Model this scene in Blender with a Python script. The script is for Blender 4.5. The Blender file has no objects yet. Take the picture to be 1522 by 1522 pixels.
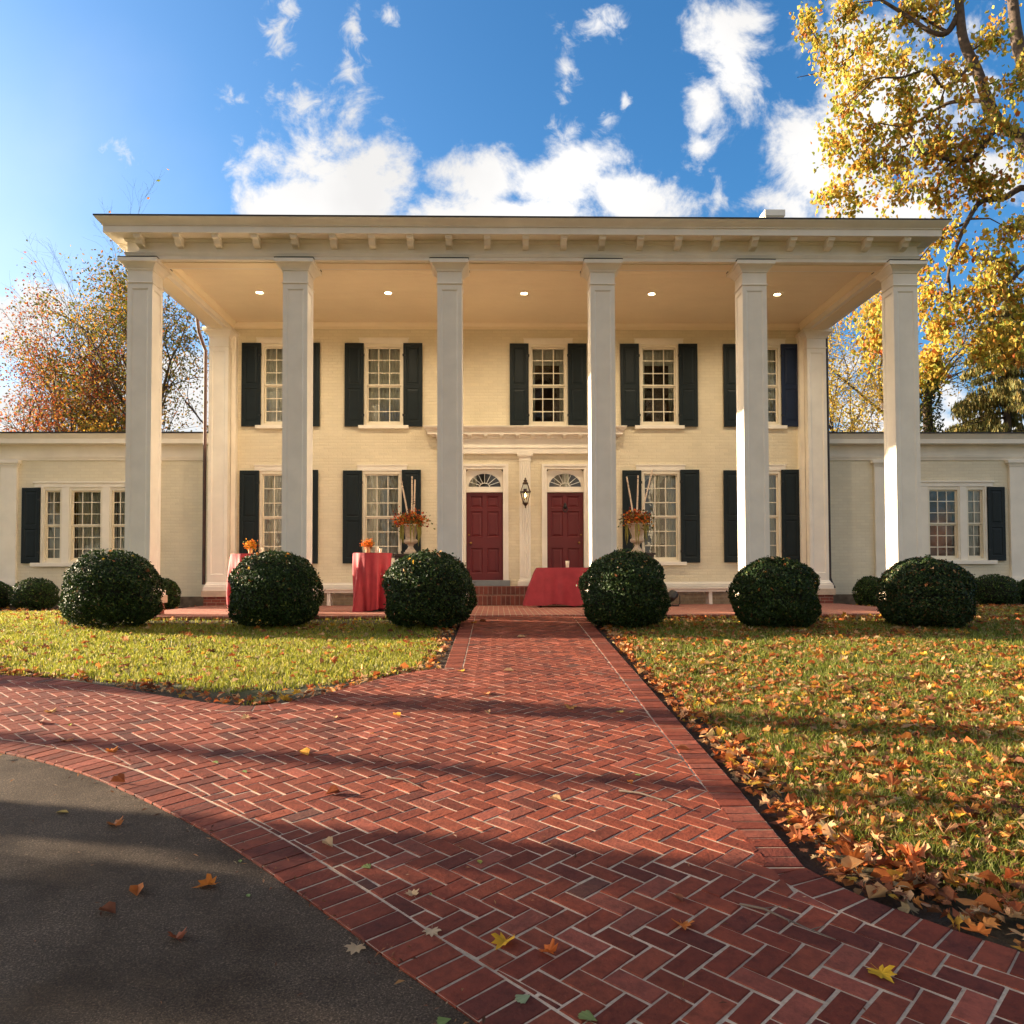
import bpy, math, random
import numpy as np
from mathutils import Vector, Matrix
R = math.radians
S = bpy.context.scene
COL = S.collection

# ---------------------------------------------------------------- camera
CAM = np.array([-0.5658, -14.8110, 0.7758])
def _cam_axes(yaw=-0.019018, pitch=0.029547, roll=0.002966):
    cy, sy, cp, sp, cr, sr = math.cos(yaw), math.sin(yaw), math.cos(pitch), math.sin(pitch), math.cos(roll), math.sin(roll)
    return np.array([[cy,-sy,0],[sy,cy,0],[0,0,1]]) @ np.array([[1,0,0],[0,cp,-sp],[0,sp,cp]]) @ np.array([[cr,0,sr],[0,1,0],[-sr,0,cr]])
AX = _cam_axes()
cd = bpy.data.cameras.new('camera'); cam = bpy.data.objects.new('camera', cd); COL.objects.link(cam)
m = Matrix.Identity(4)
for i in range(3):
    m[i][0], m[i][1], m[i][2], m[i][3] = AX[i,0], AX[i,2], -AX[i,1], CAM[i]
cam.matrix_world = m
cd.sensor_width = 36; cd.sensor_fit = 'HORIZONTAL'
cd.lens = 1172.48/1522*36
cd.shift_y = (815.97-761)/1522
cd.clip_start = 0.05; cd.clip_end = 3000
S.camera = cam
S.render.resolution_x = S.render.resolution_y = 1024
# places in the photograph read as sight lines; every use gives its own real depth
def ray(px, py):
    return AX @ np.array([(px-761)/1172.48, 1, -(py-815.97)/1172.48])
def at_y(px, py, Y):
    d = ray(px, py); return CAM + d*((Y-CAM[1])/d[1])
def gz(y):
    return -0.02 + 0.066*min(y+0.6, 0.0)
def gza(y):
    return -0.02 + 0.066*np.minimum(y+0.6, 0.0)
def at_g(px, py, dz=0.0):
    d = ray(px, py)
    t = (-0.02+dz+0.066*(CAM[1]+0.6)-CAM[2])/(d[2]-0.066*d[1])
    return CAM + d*t

# ---------------------------------------------------------------- light
SUN_AZ, SUN_EL = 14.4, 13.3        # degrees behind the facade plane on the left, degrees up
sdir = Vector((-math.cos(R(SUN_EL))*math.cos(R(SUN_AZ)), math.cos(R(SUN_EL))*math.sin(R(SUN_AZ)), math.sin(R(SUN_EL))))
sl = bpy.data.lights.new('sun', 'SUN'); sl.energy = 5.0; sl.angle = R(0.53); sl.color = (1.0, 0.80, 0.56)
so = bpy.data.objects.new('sun', sl); COL.objects.link(so); so.location = (-30, 10, 20)
so.rotation_euler = (-sdir).to_track_quat('-Z', 'Y').to_euler() if False else sdir.to_track_quat('Z', 'Y').to_euler()

W = bpy.data.worlds.new('World'); S.world = W; W.use_nodes = True
nt = W.node_tree; nt.nodes.clear()
def N(t, **k):
    n = nt.nodes.new(t)
    for a, b in k.items(): setattr(n, a, b)
    return n
def L(a, b): nt.links.new(a, b)
def math_n(op, a, b=None, c=None, clamp=False):
    n = N('ShaderNodeMath', operation=op); n.use_clamp = clamp
    for i, v in enumerate((a, b, c)):
        if v is None: continue
        if isinstance(v, (int, float)): n.inputs[i].default_value = v
        else: L(v, n.inputs[i])
    return n.outputs[0]
out = N('ShaderNodeOutputWorld'); bg = N('ShaderNodeBackground'); L(bg.outputs[0], out.inputs[0])
sky = N('ShaderNodeTexSky'); sky.sky_type = 'NISHITA'; sky.sun_disc = False
sky.sun_elevation = R(SUN_EL); sky.sun_rotation = R(-(90-SUN_AZ))
sky.altitude = 200; sky.air_density = 1.0; sky.dust_density = 4.0; sky.ozone_density = 4.2
hsv = N('ShaderNodeHueSaturation'); hsv.inputs['Saturation'].default_value = 1.12; hsv.inputs['Value'].default_value = 1.36; hsv.inputs['Hue'].default_value = 0.493
gm = N('ShaderNodeGamma'); gm.inputs['Gamma'].default_value = 1.15; L(sky.outputs[0], gm.inputs['Color']); L(gm.outputs[0], hsv.inputs['Color'])
tc = N('ShaderNodeTexCoord'); sep = N('ShaderNodeSeparateXYZ'); L(tc.outputs['Generated'], sep.inputs[0])
yab = math_n('MAXIMUM', math_n('ABSOLUTE', sep.outputs[1]), 0.08)
comb = N('ShaderNodeCombineXYZ')
L(math_n('DIVIDE', sep.outputs[0], yab), comb.inputs[0]); L(math_n('DIVIDE', sep.outputs[2], yab), comb.inputs[1])
L(math_n('MULTIPLY', math_n('SIGN', sep.outputs[1]), 3.0), comb.inputs[2])
uv = comb.outputs[0]
noi = N('ShaderNodeTexNoise'); noi.inputs['Scale'].default_value = 10; noi.inputs['Detail'].default_value = 11; noi.inputs['Roughness'].default_value = 0.645
noi.inputs['Distortion'].default_value = 0.25
L(uv, noi.inputs['Vector'])
noi2 = N('ShaderNodeTexNoise'); noi2.inputs['Scale'].default_value = 4.0; noi2.inputs['Detail'].default_value = 5
L(uv, noi2.inputs['Vector'])
# cumulus masses over the northern sky: centre (x/y, z/y) and half sizes, as directions from the site
CL = [(455,222,100,78),(530,262,85,80),(445,290,75,70),(500,305,115,50),
      (720,265,76,62),(825,272,110,64),(935,285,95,58),(655,312,60,30),(800,312,220,46),
      (1095,60,72,95),(1055,150,44,85),(1048,205,36,40),(1120,10,60,40),
      (1330,150,140,190),(1230,250,85,75),(1300,300,160,60),(1190,300,50,45),
      (415,28,24,44),(525,30,13,36),(520,92,20,30),(578,8,24,12),(340,140,19,14),(178,218,24,22),
      (845,92,14,40),(843,192,17,26),(892,18,44,20),(905,172,14,16),(455,142,30,22),(935,135,8,10),
      (50,480,95,60),(160,570,110,70),(60,620,120,50),(300,620,120,90),(350,265,14,40),(1075,290,12,34),
      (1420,575,48,48),(1290,610,75,70),(1440,650,140,50),(1500,250,60,60)]
CL += [(-300,500,220,140),(-250,120,160,60),(1800,500,200,150),(1750,60,140,80),(400,-300,240,70),(1300,-350,200,80)]
noi3 = N('ShaderNodeTexNoise'); noi3.inputs['Scale'].default_value = 34; noi3.inputs['Detail'].default_value = 8; noi3.inputs['Roughness'].default_value = 0.62; noi3.inputs['Distortion'].default_value = 0.6
L(uv, noi3.inputs['Vector'])
def cloud_field(lst, nz, amp, k):
    dmin = None
    for (px, py, rx, ry) in lst:
        u, w = (px-738.7)/1172.5, (850.5-py)/1172.5
        a = N('ShaderNodeVectorMath', operation='SUBTRACT'); L(uv, a.inputs[0]); a.inputs[1].default_value = (u, w, 3.0)
        b = N('ShaderNodeVectorMath', operation='MULTIPLY'); L(a.outputs[0], b.inputs[0]); b.inputs[1].default_value = (1172.5/rx, 1172.5/ry, 9.0)
        c = N('ShaderNodeVectorMath', operation='LENGTH'); L(b.outputs[0], c.inputs[0])
        dmin = c.outputs['Value'] if dmin is None else math_n('SMOOTH_MIN', dmin, c.outputs['Value'], k)
    return math_n('ADD', dmin, math_n('MULTIPLY', math_n('SUBTRACT', nz, 0.5), amp))
BIG = [c for c in CL if c[2] > 33 and c[3] > 25]; SMALL = [c for c in CL if not (c[2] > 33 and c[3] > 25)]
dens = cloud_field(BIG, noi.outputs[0], 3.7, 0.10)
dens2 = cloud_field([(a_, b_, c_*1.35, d_*1.35) for a_, b_, c_, d_ in SMALL], noi3.outputs[0], 4.0, 0.05)
mrs = N('ShaderNodeMapRange'); mrs.interpolation_type = 'SMOOTHSTEP'
mrs.inputs['From Min'].default_value = 1.0; mrs.inputs['From Max'].default_value = -0.45; mrs.inputs['To Max'].default_value = 0.9
L(dens2, mrs.inputs['Value'])
mr = N('ShaderNodeMapRange'); mr.interpolation_type = 'SMOOTHSTEP'
mr.inputs['From Min'].default_value = 1.16; mr.inputs['From Max'].default_value = 0.40
L(dens, mr.inputs['Value'])
# unseen cloud cover behind the viewer, thickened as fill light for the facade
mr2 = N('ShaderNodeMapRange'); mr2.interpolation_type = 'SMOOTHSTEP'
mr2.inputs['From Min'].default_value = 0.40; mr2.inputs['From Max'].default_value = 0.54
L(noi2.outputs[0], mr2.inputs['Value'])
south = math_n('LESS_THAN', sep.outputs[1], 0.02)
alpha = math_n('MAXIMUM', math_n('MAXIMUM', mr.outputs[0], mrs.outputs[0]), math_n('MULTIPLY', math_n('MULTIPLY', mr2.outputs[0], south), 0.8))
veil = N('ShaderNodeMapRange'); veil.interpolation_type = 'SMOOTHSTEP'; veil.inputs['From Min'].default_value = 1.15; veil.inputs['From Max'].default_value = 0.0; veil.inputs['To Max'].default_value = 0.25
L(cloud_field([(-60, 420, 420, 420)], noi2.outputs[0], 0.8, 0.1), veil.inputs['Value'])       # thin high haze towards the low sun
alpha = math_n('MAXIMUM', alpha, veil.outputs[0])
alpha = math_n('MULTIPLY', alpha, math_n('GREATER_THAN', sep.outputs[2], -0.02))
cr = N('ShaderNodeMapRange'); cr.inputs['From Min'].default_value = 0.3; cr.inputs['From Max'].default_value = 0.62
cr.inputs['To Min'].default_value = 5.6; cr.inputs['To Max'].default_value = 4.4
L(noi2.outputs[0], cr.inputs['Value'])
cc = N('ShaderNodeVectorMath', operation='SCALE'); cc.inputs[0].default_value = (1.0, 0.985, 0.97); L(cr.outputs[0], cc.inputs['Scale'])
cmx = N('ShaderNodeMix', data_type='RGBA'); L(south, cmx.inputs['Factor']); L(cc.outputs[0], cmx.inputs[6]); cmx.inputs[7].default_value = (6.4, 5.6, 4.5, 1)   # unseen clouds behind the viewer, made warm and bright to light the facade
mx = N('ShaderNodeMix', data_type='RGBA'); L(alpha, mx.inputs['Factor']); L(hsv.outputs[0], mx.inputs[6]); L(cmx.outputs[2], mx.inputs[7])
L(mx.outputs[2], bg.inputs['Color']); bg.inputs['Strength'].default_value = 0.053
S.view_settings.view_transform = 'Standard'; S.view_settings.look = 'None'
S.view_settings.exposure = 1.95; S.view_settings.gamma = 1.0; S.view_settings.use_curve_mapping = False
S.cycles.max_bounces = 7; S.cycles.diffuse_bounces = 4; S.cycles.glossy_bounces = 3; S.cycles.transparent_max_bounces = 8
S.cycles.transmission_bounces = 4; S.cycles.sample_clamp_indirect = 6.0; S.cycles.caustics_reflective = False; S.cycles.caustics_refractive = False

# ---------------------------------------------------------------- materials
def new_mat(name):
    mt = bpy.data.materials.new(name); mt.use_nodes = True
    t = mt.node_tree; return mt, t, t.nodes['Principled BSDF']
def link(t, a, b): t.links.new(a, b)
def tex_noise(t, scale, detail=4, rough=0.55, coord='Object'):
    c = t.nodes.new('ShaderNodeTexCoord'); n = t.nodes.new('ShaderNodeTexNoise')
    n.inputs['Scale'].default_value = scale; n.inputs['Detail'].default_value = detail; n.inputs['Roughness'].default_value = rough
    link(t, c.outputs[coord], n.inputs['Vector']); return n
def ramp(t, src, stops):
    r = t.nodes.new('ShaderNodeValToRGB'); e = r.color_ramp.elements
    while len(e) < len(stops): e.new(0.5)
    for i, (p, c) in enumerate(stops): e[i].position = p; e[i].color = (*c, 1)
    link(t, src, r.inputs[0]); return r.outputs[0]
def bump(t, src, bsdf, strength=0.3, dist=0.01):
    b = t.nodes.new('ShaderNodeBump'); b.inputs['Strength'].default_value = strength; b.inputs['Distance'].default_value = dist
    link(t, src, b.inputs['Height']); link(t, b.outputs[0], bsdf.inputs['Normal']); return b
def plain(name, col, rough=0.5, var=0.08, scale=6, metal=0.0, bmp=0.0, bscale=60, spec=None):
    mt, t, b = new_mat(name)
    n = tex_noise(t, scale)
    lo = tuple(max(0, c*(1-var)) for c in col); hi = tuple(min(1, c*(1+var)) for c in col)
    link(t, ramp(t, n.outputs[0], [(0.3, lo), (0.7, hi)]), b.inputs['Base Color'])
    b.inputs['Roughness'].default_value = rough; b.inputs['Metallic'].default_value = metal
    if spec is not None: b.inputs['Specular IOR Level'].default_value = spec
    if bmp: bump(t, tex_noise(t, bscale, 3).outputs[0], b, bmp, 0.004)
    return mt
def painted_brick(name, col, dark):
    mt, t, b = new_mat(name)
    c = t.nodes.new('ShaderNodeTexCoord'); s = t.nodes.new('ShaderNodeSeparateXYZ'); link(t, c.outputs['Object'], s.inputs[0])
    ad = t.nodes.new('ShaderNodeMath'); ad.operation = 'ADD'; link(t, s.outputs[0], ad.inputs[0]); link(t, s.outputs[1], ad.inputs[1])
    cb = t.nodes.new('ShaderNodeCombineXYZ'); link(t, ad.outputs[0], cb.inputs[0])
    wob = tex_noise(t, 1.5, 2)
    mw = t.nodes.new('ShaderNodeMath'); mw.operation = 'MULTIPLY_ADD'; mw.inputs[1].default_value = 0.012
    link(t, wob.outputs[0], mw.inputs[0]); link(t, s.outputs[2], mw.inputs[2]); link(t, mw.outputs[0], cb.inputs[1])
    br = t.nodes.new('ShaderNodeTexBrick'); br.offset = 0.5
    for k, v in (('Scale', 1.0), ('Mortar Size', 0.008), ('Mortar Smooth', 0.6), ('Brick Width', 0.225), ('Row Height', 0.078), ('Bias', 0.0)):
        br.inputs[k].default_value = v
    br.inputs['Color1'].default_value = (*col, 1); br.inputs['Color2'].default_value = (*[x*0.93 for x in col], 1); br.inputs['Mortar'].default_value = (*dark, 1)
    link(t, cb.outputs[0], br.inputs['Vector'])
    n = tex_noise(t, 1.3, 5); n2 = tex_noise(t, 30, 3)
    mxn = t.nodes.new('ShaderNodeMix'); mxn.data_type = 'RGBA'; mxn.blend_type = 'MULTIPLY'; mxn.inputs['Factor'].default_value = 0.8
    link(t, br.outputs['Color'], mxn.inputs[6]); link(t, ramp(t, n.outputs[0], [(0.25, (0.86, 0.85, 0.82)), (0.7, (1, 1, 1))]), mxn.inputs[7])
    link(t, mxn.outputs[2], b.inputs['Base Color']); b.inputs['Roughness'].default_value = 0.55
    h = t.nodes.new('ShaderNodeMath'); h.operation = 'MULTIPLY_ADD'; h.inputs[1].default_value = -0.8
    link(t, br.outputs['Fac'], h.inputs[0]); link(t, n2.outputs[0], h.inputs[2])
    bump(t, h.outputs[0], b, 0.55, 0.008)
    return mt
def brick_tex(name, w, h, horiz=True, rot=False, mortar=(0.42,0.34,0.26), c1=(0.34,0.105,0.07), c2=(0.24,0.07,0.05)):
    mt, t, b = new_mat(name)
    c = t.nodes.new('ShaderNodeTexCoord'); s = t.nodes.new('ShaderNodeSeparateXYZ'); link(t, c.outputs['Object'], s.inputs[0])
    cb = t.nodes.new('ShaderNodeCombineXYZ')
    if horiz: a0, a1 = s.outputs[0], s.outputs[1]
    else:
        ad = t.nodes.new('ShaderNodeMath'); ad.operation = 'ADD'; link(t, s.outputs[0], ad.inputs[0]); link(t, s.outputs[1], ad.inputs[1]); a0, a1 = ad.outputs[0], s.outputs[2]
    if rot: a0, a1 = a1, a0
    link(t, a0, cb.inputs[0]); link(t, a1, cb.inputs[1])
    br = t.nodes.new('ShaderNodeTexBrick'); br.offset = 0.5
    for k, v in (('Scale', 1.0), ('Mortar Size', 0.007), ('Mortar Smooth', 0.2), ('Brick Width', w), ('Row Height', h), ('Bias', -0.1)):
        br.inputs[k].default_value = v
    br.inputs['Color1'].default_value = (*c1, 1); br.inputs['Color2'].default_value = (*c2, 1); br.inputs['Mortar'].default_value = (*mortar, 1)
    link(t, cb.outputs[0], br.inputs['Vector'])
    n = tex_noise(t, 9, 6)
    mxn = t.nodes.new('ShaderNodeMix'); mxn.data_type = 'RGBA'; mxn.blend_type = 'MULTIPLY'; mxn.inputs['Factor'].default_value = 0.85
    link(t, br.outputs['Color'], mxn.inputs[6]); link(t, ramp(t, n.outputs[0], [(0.25, (0.6, 0.58, 0.55)), (0.7, (1.1, 1.05, 1.0))]), mxn.inputs[7])
    link(t, mxn.outputs[2], b.inputs['Base Color']); b.inputs['Roughness'].default_value = 0.8
    h_ = t.nodes.new('ShaderNodeMath'); h_.operation = 'MULTIPLY_ADD'; h_.inputs[1].default_value = -1.0
    link(t, br.outputs['Fac'], h_.inputs[0]); link(t, n.outputs[0], h_.inputs[2]); bump(t, h_.outputs[0], b, 0.5, 0.008)
    return mt
def attr_mat(name, rough=0.7, transl=0.0, spec=0.3, mottle=None, bmp=0.0, bscale=200):
    mt, t, b = new_mat(name)
    a = t.nodes.new('ShaderNodeAttribute'); a.attribute_name = 'Col'
    colo = a.outputs['Color']
    if mottle:
        n = tex_noise(t, mottle, 6, 0.65)
        mxn = t.nodes.new('ShaderNodeMix'); mxn.data_type = 'RGBA'; mxn.blend_type = 'MULTIPLY'; mxn.inputs['Factor'].default_value = 1.0
        link(t, colo, mxn.inputs[6]); link(t, ramp(t, n.outputs[0], [(0.3, (0.62, 0.6, 0.6)), (0.5, (0.95, 0.95, 0.95)), (0.75, (1.25, 1.2, 1.15))]), mxn.inputs[7]); colo = mxn.outputs[2]
    link(t, colo, b.inputs['Base Color']); b.inputs['Roughness'].default_value = rough; b.inputs['Specular IOR Level'].default_value = spec
    if bmp: bump(t, tex_noise(t, bscale, 4, 0.6).outputs[0], b, bmp, 0.004)
    if transl:
        o = t.nodes['Material Output']; tr = t.nodes.new('ShaderNodeBsdfTranslucent'); link(t, colo, tr.inputs['Color'])
        ms = t.nodes.new('ShaderNodeMixShader'); ms.inputs[0].default_value = transl
        link(t, b.outputs[0], ms.inputs[1]); link(t, tr.outputs[0], ms.inputs[2]); link(t, ms.outputs[0], o.inputs['Surface'])
    return mt
def emit(name, col, st):
    mt, t, b = new_mat(name); n = tex_noise(t, 3)
    link(t, ramp(t, n.outputs[0], [(0, col), (1, tuple(c*0.95 for c in col))]), b.inputs['Emission Color'])
    b.inputs['Emission Strength'].default_value = st; b.inputs['Base Color'].default_value = (*col, 1); return mt
def glass(name, tint=(0.9, 0.93, 0.92)):
    mt, t, b = new_mat(name); o = t.nodes['Material Output']
    tr = t.nodes.new('ShaderNodeBsdfTransparent'); tr.inputs[0].default_value = (*tint, 1)
    gl = t.nodes.new('ShaderNodeBsdfGlossy'); gl.inputs['Roughness'].default_value = 0.02
    n = tex_noise(t, 3.2, 2); bp = t.nodes.new('ShaderNodeBump'); bp.inputs['Strength'].default_value = 0.12; bp.inputs['Distance'].default_value = 0.05
    link(t, n.outputs[0], bp.inputs['Height']); link(t, bp.outputs[0], gl.inputs['Normal'])
    fr = t.nodes.new('ShaderNodeFresnel'); fr.inputs['IOR'].default_value = 1.52
    mu = t.nodes.new('ShaderNodeMath'); mu.operation = 'MULTIPLY_ADD'; mu.inputs[1].default_value = 1.1; mu.inputs[2].default_value = 0.0; mu.use_clamp = True
    link(t, fr.outputs[0], mu.inputs[0])
    ms = t.nodes.new('ShaderNodeMixShader'); link(t, mu.outputs[0], ms.inputs[0]); link(t, tr.outputs[0], ms.inputs[1]); link(t, gl.outputs[0], ms.inputs[2])
    link(t, ms.outputs[0], o.inputs['Surface']); return mt
M = {}
M['wall'] = painted_brick('cream_painted_brick', (0.85, 0.755, 0.555), (0.77, 0.67, 0.48))
M['wingwall'] = painted_brick('pale_painted_brick', (0.87, 0.79, 0.60), (0.79, 0.70, 0.52))
M['trim'] = plain('cream_trim_paint', (0.89, 0.825, 0.71), 0.45, 0.06, 2.2, bmp=0.08, bscale=22)
M['ceiling'] = plain('ceiling_paint', (0.92, 0.80, 0.59), 0.6, 0.03, 1.2)
M['sash'] = plain('sash_paint', (0.83, 0.755, 0.60), 0.45, 0.04, 4)
M['lead'] = plain('dark_flashing', (0.02, 0.016, 0.016), 0.6, 0.2, 5)
M['shutter'] = plain('dark_green_shutter_paint', (0.008, 0.015, 0.018), 0.5, 0.15, 4, bmp=0.1, bscale=40, spec=0.25)
M['shutter_blue'] = plain('navy_shutter_paint', (0.008, 0.016, 0.045), 0.45, 0.15, 4, bmp=0.1, bscale=40, spec=0.3)
M['iron'] = plain('black_iron', (0.015, 0.014, 0.013), 0.5, 0.2, 8)
M['bronze'] = plain('aged_bronze', (0.07, 0.04, 0.022), 0.45, 0.25, 12, metal=0.6)
M['brass'] = plain('brass', (0.35, 0.2, 0.06), 0.4, 0.1, 12, metal=0.9)
M['door'] = plain('dark_red_door_paint', (0.125, 0.007, 0.011), 0.45, 0.06, 3, bmp=0.05, bscale=30)
M['stone'] = plain('buff_stone', (0.58, 0.46, 0.34), 0.75, 0.1, 9, bmp=0.2)
M['threshold'] = plain('grey_slate', (0.22, 0.24, 0.25), 0.6, 0.1, 6)
M['fieldstone'] = plain('rough_fieldstone', (0.16, 0.115, 0.075), 0.9, 0.45, 5, bmp=0.9, bscale=7)
M['pier'] = brick_tex('pier_brick', 0.215, 0.075, False, c1=(0.30,0.085,0.055), c2=(0.2,0.055,0.04), mortar=(0.38,0.27,0.2))
M['terrace'] = brick_tex('terrace_brick', 0.215, 0.108, True, rot=True, c1=(0.36,0.125,0.085), c2=(0.29,0.09,0.065), mortar=(0.46,0.33,0.25))
M['riser'] = brick_tex('riser_brick', 0.108, 0.24, False, c1=(0.24,0.07,0.05), c2=(0.13,0.04,0.032), mortar=(0.3,0.21,0.16))
M['nosing'] = brick_tex('nosing_brick', 0.108, 0.6, True, c1=(0.40,0.15,0.105), c2=(0.34,0.115,0.08), mortar=(0.46,0.33,0.25))
M['old_brick'] = brick_tex('foundation_brick', 0.22, 0.078, False, c1=(0.40,0.29,0.19), c2=(0.3,0.2,0.13), mortar=(0.4,0.32,0.24))
M['copper'] = plain('copper_pipe', (0.06, 0.024, 0.017), 0.6, 0.4, 3)
M['brownpipe'] = plain('dark_brown_pipe', (0.03, 0.014, 0.01), 0.5, 0.25, 3)
M['glass'] = glass('window_glass')
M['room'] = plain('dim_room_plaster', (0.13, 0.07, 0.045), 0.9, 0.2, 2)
M['curtain'] = plain('pale_curtain_cloth', (0.60, 0.55, 0.46), 0.9, 0.08, 2)
M['drape'] = plain('cream_silk_drape', (0.78, 0.68, 0.5), 0.5, 0.12, 2)
M['cloth'] = plain('crimson_tablecloth', (0.36, 0.028, 0.042), 0.65, 0.12, 7, bmp=0.5, bscale=38)
M['bench'] = plain('white_bench_paint', (0.78, 0.70, 0.60), 0.5, 0.05, 4)
M['urn'] = plain('weathered_urn_stone', (0.50, 0.40, 0.30), 0.75, 0.18, 14, bmp=0.3)
M['dark_wood'] = plain('dark_wood', (0.03, 0.02, 0.016), 0.5, 0.2, 8)
M['moss'] = plain('trailing_moss', (0.22, 0.2, 0.04), 0.9, 0.25, 30)
M['candle'] = plain('frosted_glass_cup', (0.75, 0.66, 0.5), 0.3, 0.05, 8)
M['kraft'] = plain('tan_vase', (0.5, 0.27, 0.13), 0.7, 0.15, 10)
M['bark'] = plain('dark_bark', (0.075, 0.052, 0.038), 0.9, 0.5, 7, bmp=0.9, bscale=18)
M['bark_grey'] = plain('grey_bark', (0.14, 0.105, 0.08), 0.9, 0.4, 7, bmp=0.9, bscale=14)
M['leaf'] = attr_mat('autumn_leaf', 0.6, 0.5, 0.25)
M['litter'] = attr_mat('dry_leaf', 0.75, 0.3, 0.2)
M['box'] = attr_mat('boxwood_leaf', 0.5, 0.18, 0.22)
M['grass'] = attr_mat('grass_blade', 0.55, 0.45, 0.3)
M['flower'] = attr_mat('flower_petal', 0.7, 0.3, 0.2)
M['brick'] = attr_mat('paver_brick', 0.85, 0.0, 0.25, mottle=19, bmp=1.0, bscale=52)
M['needle'] = attr_mat('conifer_needle', 0.6, 0.25, 0.3)
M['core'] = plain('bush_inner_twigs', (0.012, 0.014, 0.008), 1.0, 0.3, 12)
M['lamp_on'] = emit('downlight_bulb', (1.0, 0.82, 0.5), 14)
M['flame'] = emit('gas_flame', (1.0, 0.55, 0.18), 10)
M['shade_on'] = emit('lit_lamp_shade', (1.0, 0.36, 0.1), 0.9)
M['roof'] = plain('roof_membrane', (0.05, 0.045, 0.045), 0.8, 0.2, 3)
def mortar_mat():
    mt, t, b = new_mat('mortar_joint'); n = tex_noise(t, 40, 6, 0.7); n2 = tex_noise(t, 2.0, 3)
    mxn = t.nodes.new('ShaderNodeMix'); mxn.data_type = 'RGBA'; mxn.blend_type = 'MULTIPLY'; mxn.inputs['Factor'].default_value = 1
    link(t, ramp(t, n.outputs[0], [(0.3, (0.50, 0.37, 0.25)), (0.7, (0.82, 0.64, 0.46))]), mxn.inputs[6])
    link(t, ramp(t, n2.outputs[0], [(0.35, (0.6, 0.6, 0.6)), (0.65, (1, 1, 1))]), mxn.inputs[7])
    link(t, mxn.outputs[2], b.inputs['Base Color']); b.inputs['Roughness'].default_value = 0.95; bump(t, n.outputs[0], b, 0.6, 0.004); return mt
M['mortar'] = mortar_mat()
def asphalt_mat():
    mt, t, b = new_mat('asphalt'); n = tex_noise(t, 115, 4, 0.75); n2 = tex_noise(t, 1.9, 6, 0.65)
    v = t.nodes.new('ShaderNodeTexVoronoi'); v.inputs['Scale'].default_value = 150
    c = t.nodes.new('ShaderNodeTexCoord'); link(t, c.outputs['Object'], v.inputs['Vector'])
    mxn = t.nodes.new('ShaderNodeMix'); mxn.data_type = 'RGBA'; mxn.blend_type = 'MULTIPLY'; mxn.inputs['Factor'].default_value = 1
    link(t, ramp(t, n.outputs[0], [(0.32, (0.028, 0.021, 0.015)), (0.54, (0.098, 0.073, 0.052)), (0.70, (0.32, 0.25, 0.18))]), mxn.inputs[6])
    link(t, ramp(t, n2.outputs[0], [(0.33, (0.5, 0.43, 0.36)), (0.5, (0.85, 0.8, 0.75)), (0.66, (1.15, 1.1, 1.05))]), mxn.inputs[7])
    link(t, mxn.outputs[2], b.inputs['Base Color']); b.inputs['Roughness'].default_value = 0.9; b.inputs['Specular IOR Level'].default_value = 0.2
    bump(t, n.outputs[0], b, 1.0, 0.010); return mt
M['asphalt'] = asphalt_mat()
def ground_mat():
    mt, t, b = new_mat('ground_soil_and_thatch'); a = t.nodes.new('ShaderNodeAttribute'); a.attribute_name = 'soil'
    n = tex_noise(t, 25, 6, 0.7); n2 = tex_noise(t, 3.0, 4)
    soil = ramp(t, n.outputs[0], [(0.3, (0.022, 0.014, 0.009)), (0.7, (0.085, 0.05, 0.03))])
    gr = ramp(t, n.outputs[0], [(0.3, (0.03, 0.04, 0.01)), (0.7, (0.10, 0.10, 0.03))])
    ad = t.nodes.new('ShaderNodeMath'); ad.operation = 'MULTIPLY_ADD'; ad.inputs[1].default_value = 0.7; ad.use_clamp = True
    sb = t.nodes.new('ShaderNodeMath'); sb.operation = 'SUBTRACT'; sb.inputs[1].default_value = 0.5; link(t, n2.outputs[0], sb.inputs[0])
    link(t, sb.outputs[0], ad.inputs[0]); link(t, a.outputs['Fac'], ad.inputs[2])
    mxn = t.nodes.new('ShaderNodeMix'); mxn.data_type = 'RGBA'; link(t, ad.outputs[0], mxn.inputs['Factor']); link(t, gr, mxn.inputs[6]); link(t, soil, mxn.inputs[7])
    link(t, mxn.outputs[2], b.inputs['Base Color']); b.inputs['Roughness'].default_value = 1.0; bump(t, n.outputs[0], b, 1.0, 0.03); return mt
M['ground'] = ground_mat()

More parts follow.
